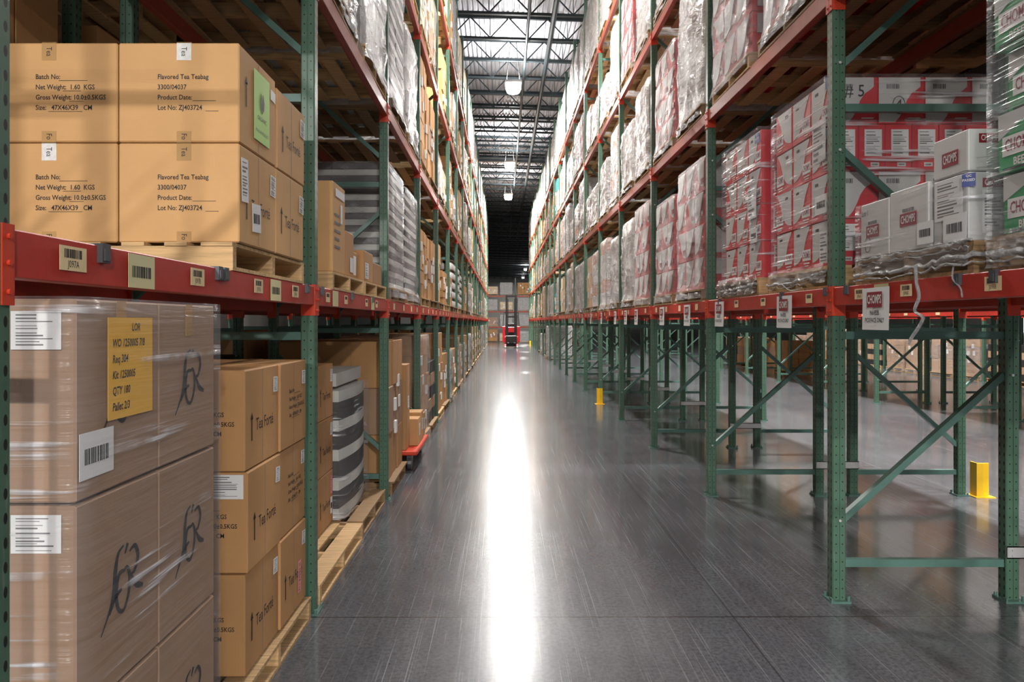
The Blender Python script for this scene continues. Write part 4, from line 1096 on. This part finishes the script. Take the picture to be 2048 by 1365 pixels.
strand('thin film strand over the front of the right beam', [(1.860, 3.09, 1.84), (1.866, 3.11, 1.78), (1.874, 3.07, 1.74), (1.875, 3.06, 1.70)], 0.004)
strand('curly film strand on the beam below the first snack load', [(1.862, 5.0, 1.85), (1.868, 4.9, 1.81), (1.872, 4.8, 1.80), (1.874, 4.7, 1.815)], 0.004)

# ------------------------------------------------------------------ pallet loads along the racks
def pick(tbl):
    t = R.random() * sum(w for _, w in tbl)
    for k, w in tbl:
        t -= w
        if t <= 0: return k
    return tbl[-1][0]
SPEC = {  # (row, bay, slot, level): (kind, height)
    ('R1', 2, 0, 1): ('red', 1.25), ('R1', 2, 1, 1): ('red', 1.1), ('R1', 3, 0, 1): ('red', 1.2), ('R1', 3, 1, 1): ('white', 1.2),
    ('R1', 4, 0, 1): ('white', 1.1), ('R1', 4, 1, 1): ('orange', 1.2), ('R1', 5, 0, 1): ('orange', 1.1), ('R1', 5, 1, 1): ('brownfilm', 1.1),
    ('R1', 0, 0, 2): ('white', 1.3), ('R1', 0, 1, 2): ('white', 1.3), ('R1', 1, 0, 2): ('red', 1.4), ('R1', 1, 1, 2): ('red', 1.25), ('R1', 2, 0, 2): ('white', 1.4), ('R1', 2, 1, 2): ('red', 1.1),
    ('R1', 3, 0, 2): ('white', 1.1), ('R1', 3, 1, 2): ('white', 0.9), ('R1', 4, 0, 2): ('orange', 1.2), ('R1', 4, 1, 2): ('white', 0.9),
    ('L1', 2, 0, 1): ('tray', 1.15), ('L1', 2, 1, 1): ('tray', 1.15), ('L1', 3, 0, 1): ('brown', 0.95), ('L1', 3, 1, 1): ('brown', 0.95),
    ('L1', 4, 0, 1): ('brown', 1.0), ('L1', 4, 1, 1): ('brown', 0.6), ('L1', 5, 0, 1): ('brown', 0.6), ('L1', 5, 1, 1): ('drum', 1.0), ('L1', 6, 0, 1): ('drum', 1.0), ('L1', 6, 1, 1): ('drum', 0.9),
    ('L1', 0, 0, 2): ('brown', 1.2), ('L1', 0, 1, 2): ('brown', 1.2), ('L1', 1, 0, 2): ('grey', 1.4), ('L1', 1, 1, 2): ('white', 1.4), ('L1', 2, 0, 2): ('tray', 1.4), ('L1', 2, 1, 2): ('white', 1.2), ('L1', 3, 0, 2): ('brown', 1.4), ('L1', 3, 1, 2): ('brown', 1.2),
    ('L1', 2, 0, 0): ('brown', 1.3), ('L1', 2, 1, 0): ('brown', 0.6), ('L1', 3, 0, 0): ('brownfilm', 1.3), ('L1', 3, 1, 0): ('dark', 0.9),
}
LEFTMIX = [('brown', 6), ('white', 2), ('brownfilm', 3), ('cream', 1.5), ('grey', 1.5), ('teal', 0.4)]
RIGHTMIX = [('white', 6), ('grey', 2), ('brownfilm', 1), ('orange', 0.8), ('red', 0.6)]
RIGHTFAR = [('white', 3), ('brownfilm', 2.5), ('brown', 2), ('cream', 1), ('teal', 0.5), ('red', 0.3)]
FLOORMIX = [('brown', 5), ('brownfilm', 3), ('white', 1), ('grey', 1)]
for row in ('R1', 'L1'):
    for k in range(NB):
        for slot in (0, 1):
            for lv in range(0, 5):
                if lv == 0 and row == 'R1' and not (11 <= k <= 14 and slot == k % 2): continue
                if lv <= 1 and k < 2: continue
                if (row, k, slot, lv) == ('L1', 2, 1, 0): continue
                if (row, k, slot, lv) in SPEC: kind, h = SPEC[row, k, slot, lv]; seed = (k * 2 + slot) % 3
                else:
                    mix = FLOORMIX if lv == 0 else LEFTMIX if row == 'L1' else (RIGHTMIX if k < 8 else RIGHTFAR)
                    if row == 'R1' and lv == 0: mix = [('white', 3), ('dark', 4)]
                    if row == 'R1' and lv == 4 and k < 9: mix = [('white', 8), ('grey', 1)]
                    if row == 'L1' and lv == 4: mix = [('cream', 4), ('white', 3), ('brown', 3)]
                    kind = pick(mix)
                    if lv in (1, 2, 3) and R.random() < 0.07: continue
                    h = R.choice((0.7, 0.9, 1.1, 1.2, 1.3)) if lv else R.choice((0.9, 1.1, 1.3))
                    if lv == 4: h = R.choice((1.4, 1.6))
                    seed = R.randrange(3)
                put_load(row, k, slot, lv, kind, h, seed, 0.0)
for row, n in (('R2', 8), ('L2', 7)):
    for k in range(n):
        for slot in (0, 1):
            for lv in ((1, 2) if row == 'R2' else (0, 1, 2)):
                if lv == 2 and k >= 5 or lv == 1 and row == 'L2' and k >= 6: continue
                put_load(row, k, slot, lv, pick([('brown', 4), ('brownfilm', 2), ('dark', 2)]), R.choice((1.2, 1.4)) if lv != 1 else 1.4, R.randrange(2))
for k in range(0, 8):
    for slot in (0, 1):
        for row in ('R3', 'R4'): put_load(row, k, slot, 1, pick([('brown', 3), ('white', 2), ('red', 1)]), R.choice((1.1, 1.3)), R.randrange(2))
        put_load('R5', k, slot, 1, pick([('dark', 3), ('brownfilm', 1)]), 1.3, R.randrange(2))
        put_load('R5', k, slot, 0, pick([('dark', 3), ('brown', 1), ('brownfilm', 2)]), R.choice((0.9, 1.2)), R.randrange(2))
for k in range(6, 9):
    put_load('R4', k, k % 2, 0, pick([('brown', 3), ('brownfilm', 2)]), 0.9, R.randrange(2))

# racking across the far end of the aisle
for i in range(5):
    x = -4.2 + i * 2.6
    place(('frame', 5.0), lambda: frame(5.0), (x, 58.2, 0), PI / 2, 'green upright frame of the rack across the aisle end, %s from the left' % ORD[i], 'rack upright')
for i in range(4):
    x = -4.2 + i * 2.6
    for q, z in enumerate((1.12, 2.32, 3.52)):
        place(('beam', 'orange'), lambda: beam('orange'), (x + 0.038 + BAY - 0.076, 58.2, z), PI / 2, 'orange-red beam, %s level, %s bay of the rack across the aisle end' % (LEVN[q], ORD[i]), 'rack beam')
    for q, z in enumerate((0.001, 1.12 + BH, 2.32 + BH, 3.52 + BH)):
        for s in (0, 1):
            kind = pick([('brown', 1), ('white', 5), ('brownfilm', 2), ('cream', 3)]); sd = R.randrange(3); h = R.choice((0.6, 0.8, 0.9))
            place(('load', kind, round(h, 1), sd), lambda: load(kind, h, sd), (x + 0.7 + s * 1.2, 58.2 + 0.545, z), PI / 2,
                  '%s, %s tier of the rack across the aisle end, %s bay, %s half' % (LOOK[kind], ('floor', 'lower', 'middle', 'top')[q], ORD[i], ('left', 'right')[s]), 'pallet load', 'pallet loads at the aisle end')
# bright doors and shelving far to the right, across the third aisle
for i, (y, z0, z1) in enumerate(((22, 0.8, 3.2), (27, 0.8, 3.2), (33, 0.8, 3.2), (40, 0.8, 3.2), (48, 0.8, 3.2), (57, 0.8, 3.2))):
    mb = MB(); mb.box(39.9, 39.99, y, y + 2.6, z0, z1)
    o = mb.build('window_%d' % (i + 1), 'bright'); o['kind'] = 'structure'
    mb = MB(); mb.box(39.86, 39.9, y + 1.26, y + 1.34, z0, z1); mb.box(39.86, 39.9, y, y + 2.6, 1.95, 2.05); mb.build('window_bar', 'steel_dark', o)

# yellow post guards
def guard():
    t = thing('post_guard', '', '')
    a = MB()
    prof = [(-0.06, -0.05), (0.06, -0.05), (0.06, -0.038), (-0.048, -0.038), (-0.048, 0.04), (-0.06, 0.04)]
    a.prism([(-0.055, -0.05), (-0.005, -0.062), (0.055, -0.05), (0.055, -0.04), (-0.043, -0.04), (-0.043, 0.05), (-0.055, 0.05)], 0.008, 0.31)
    a.build('guard_plate', 'yellow', t)
    a = MB(); a.box(-0.09, 0.09, -0.10, 0.07, 0, 0.008); a.build('base_plate', 'yellow', t)
    return t
place('guard', guard, (RX + 0.0, RIGHT0 + 5 * BAY - 0.115, 0), 0, 'short yellow post guard on the aisle floor at the sixth right-hand upright', 'post guard')
place('guard', guard, (4.38, RIGHT0 + 2 * BAY + 0.01, 0), 0, 'short yellow post guard under the racks on the right, with a wide base plate', 'post guard')
place('guard', guard, (RX, RIGHT0 + 19 * BAY - 0.115, 0), 0, 'tiny distant yellow post guard beside the forklift on its right', 'post guard')

# reach truck at the far end
def forklift():
    t = thing('reach_truck', 'red and black reach truck with a tall mast at the far end of the aisle', 'forklift', (0.53, 45.6, 0))
    def box(nm, mat, *bx):
        a = MB()
        for b in bx: a.cbox(*b, 0.02)
        return a.build(nm, mat, t)
    box('chassis', 'lift_black', (-0.42, 0.42, 0.3, 1.3, 0.08, 0.75))
    box('body_cover', 'lift_red', (-0.54, -0.36, 0.25, 1.4, 0.35, 1.32), (0.36, 0.54, 0.25, 1.4, 0.35, 1.32), (-0.36, 0.36, 1.1, 1.45, 0.4, 1.1))
    box('front_panel', 'lift_red', (-0.2, 0.2, 0.2, 0.3, 0.95, 1.28))
    for s in (-1, 1):
        a = MB(); a.cbox(s * 0.36 - 0.06, s * 0.36 + 0.06, -0.75, 0.4, 0.05, 0.24, 0.02); a.cbox(s * 0.36 - 0.05, s * 0.36 + 0.05, 0.1, 0.3, 0.1, 0.7, 0.02)
        leg = a.build('outrigger', 'lift_red', t)
        a = MB(); a.cyl((s * 0.36 - 0.04, -0.72, 0.09), 0.085, 0.08, 'x', 16); a.build('wheel', 'paper', leg)
        a = MB(); a.bar((s * 0.29, 0.05, 0.1), (s * 0.29, 0.05, 3.22), 0.11, 0.12); a.bar((s * 0.20, 0.02, 0.2), (s * 0.20, 0.02, 3.0), 0.05, 0.09)
        a.build('mast_rail', 'lift_black', t)
        a = MB(); a.cbox(s * 0.2 - 0.05, s * 0.2 + 0.05, -1.0, -0.02, 0.3, 0.35, 0.01); a.build('fork', 'lift_black', t)
        a = MB(); a.bar((s * 0.5, 0.5, 1.3), (s * 0.45, 0.6, 2.15), 0.05, 0.05); a.bar((s * 0.5, 1.35, 1.3), (s * 0.45, 1.3, 2.15), 0.05, 0.05); a.build('guard_post', 'lift_black', t)
    a = MB()
    for z in (0.55, 1.9, 3.15): a.box(-0.33, 0.33, 0.03, 0.1, z - 0.05, z + 0.05)
    a.build('mast_crossbar', 'lift_black', t)
    box('fork_carriage', 'lift_black', (-0.33, 0.33, -0.06, 0.0, 0.3, 0.75))
    a = MB()
    for k in range(7): a.box(-0.46, 0.46, 0.6 + k * 0.1, 0.64 + k * 0.1, 2.13, 2.17)
    a.build('overhead_guard', 'lift_black', t)
    a = MB(); a.cbox(-0.25, 0.25, 0.9, 1.2, 0.8, 1.5, 0.04); a.build('seat', 'lift_black', t)
forklift()
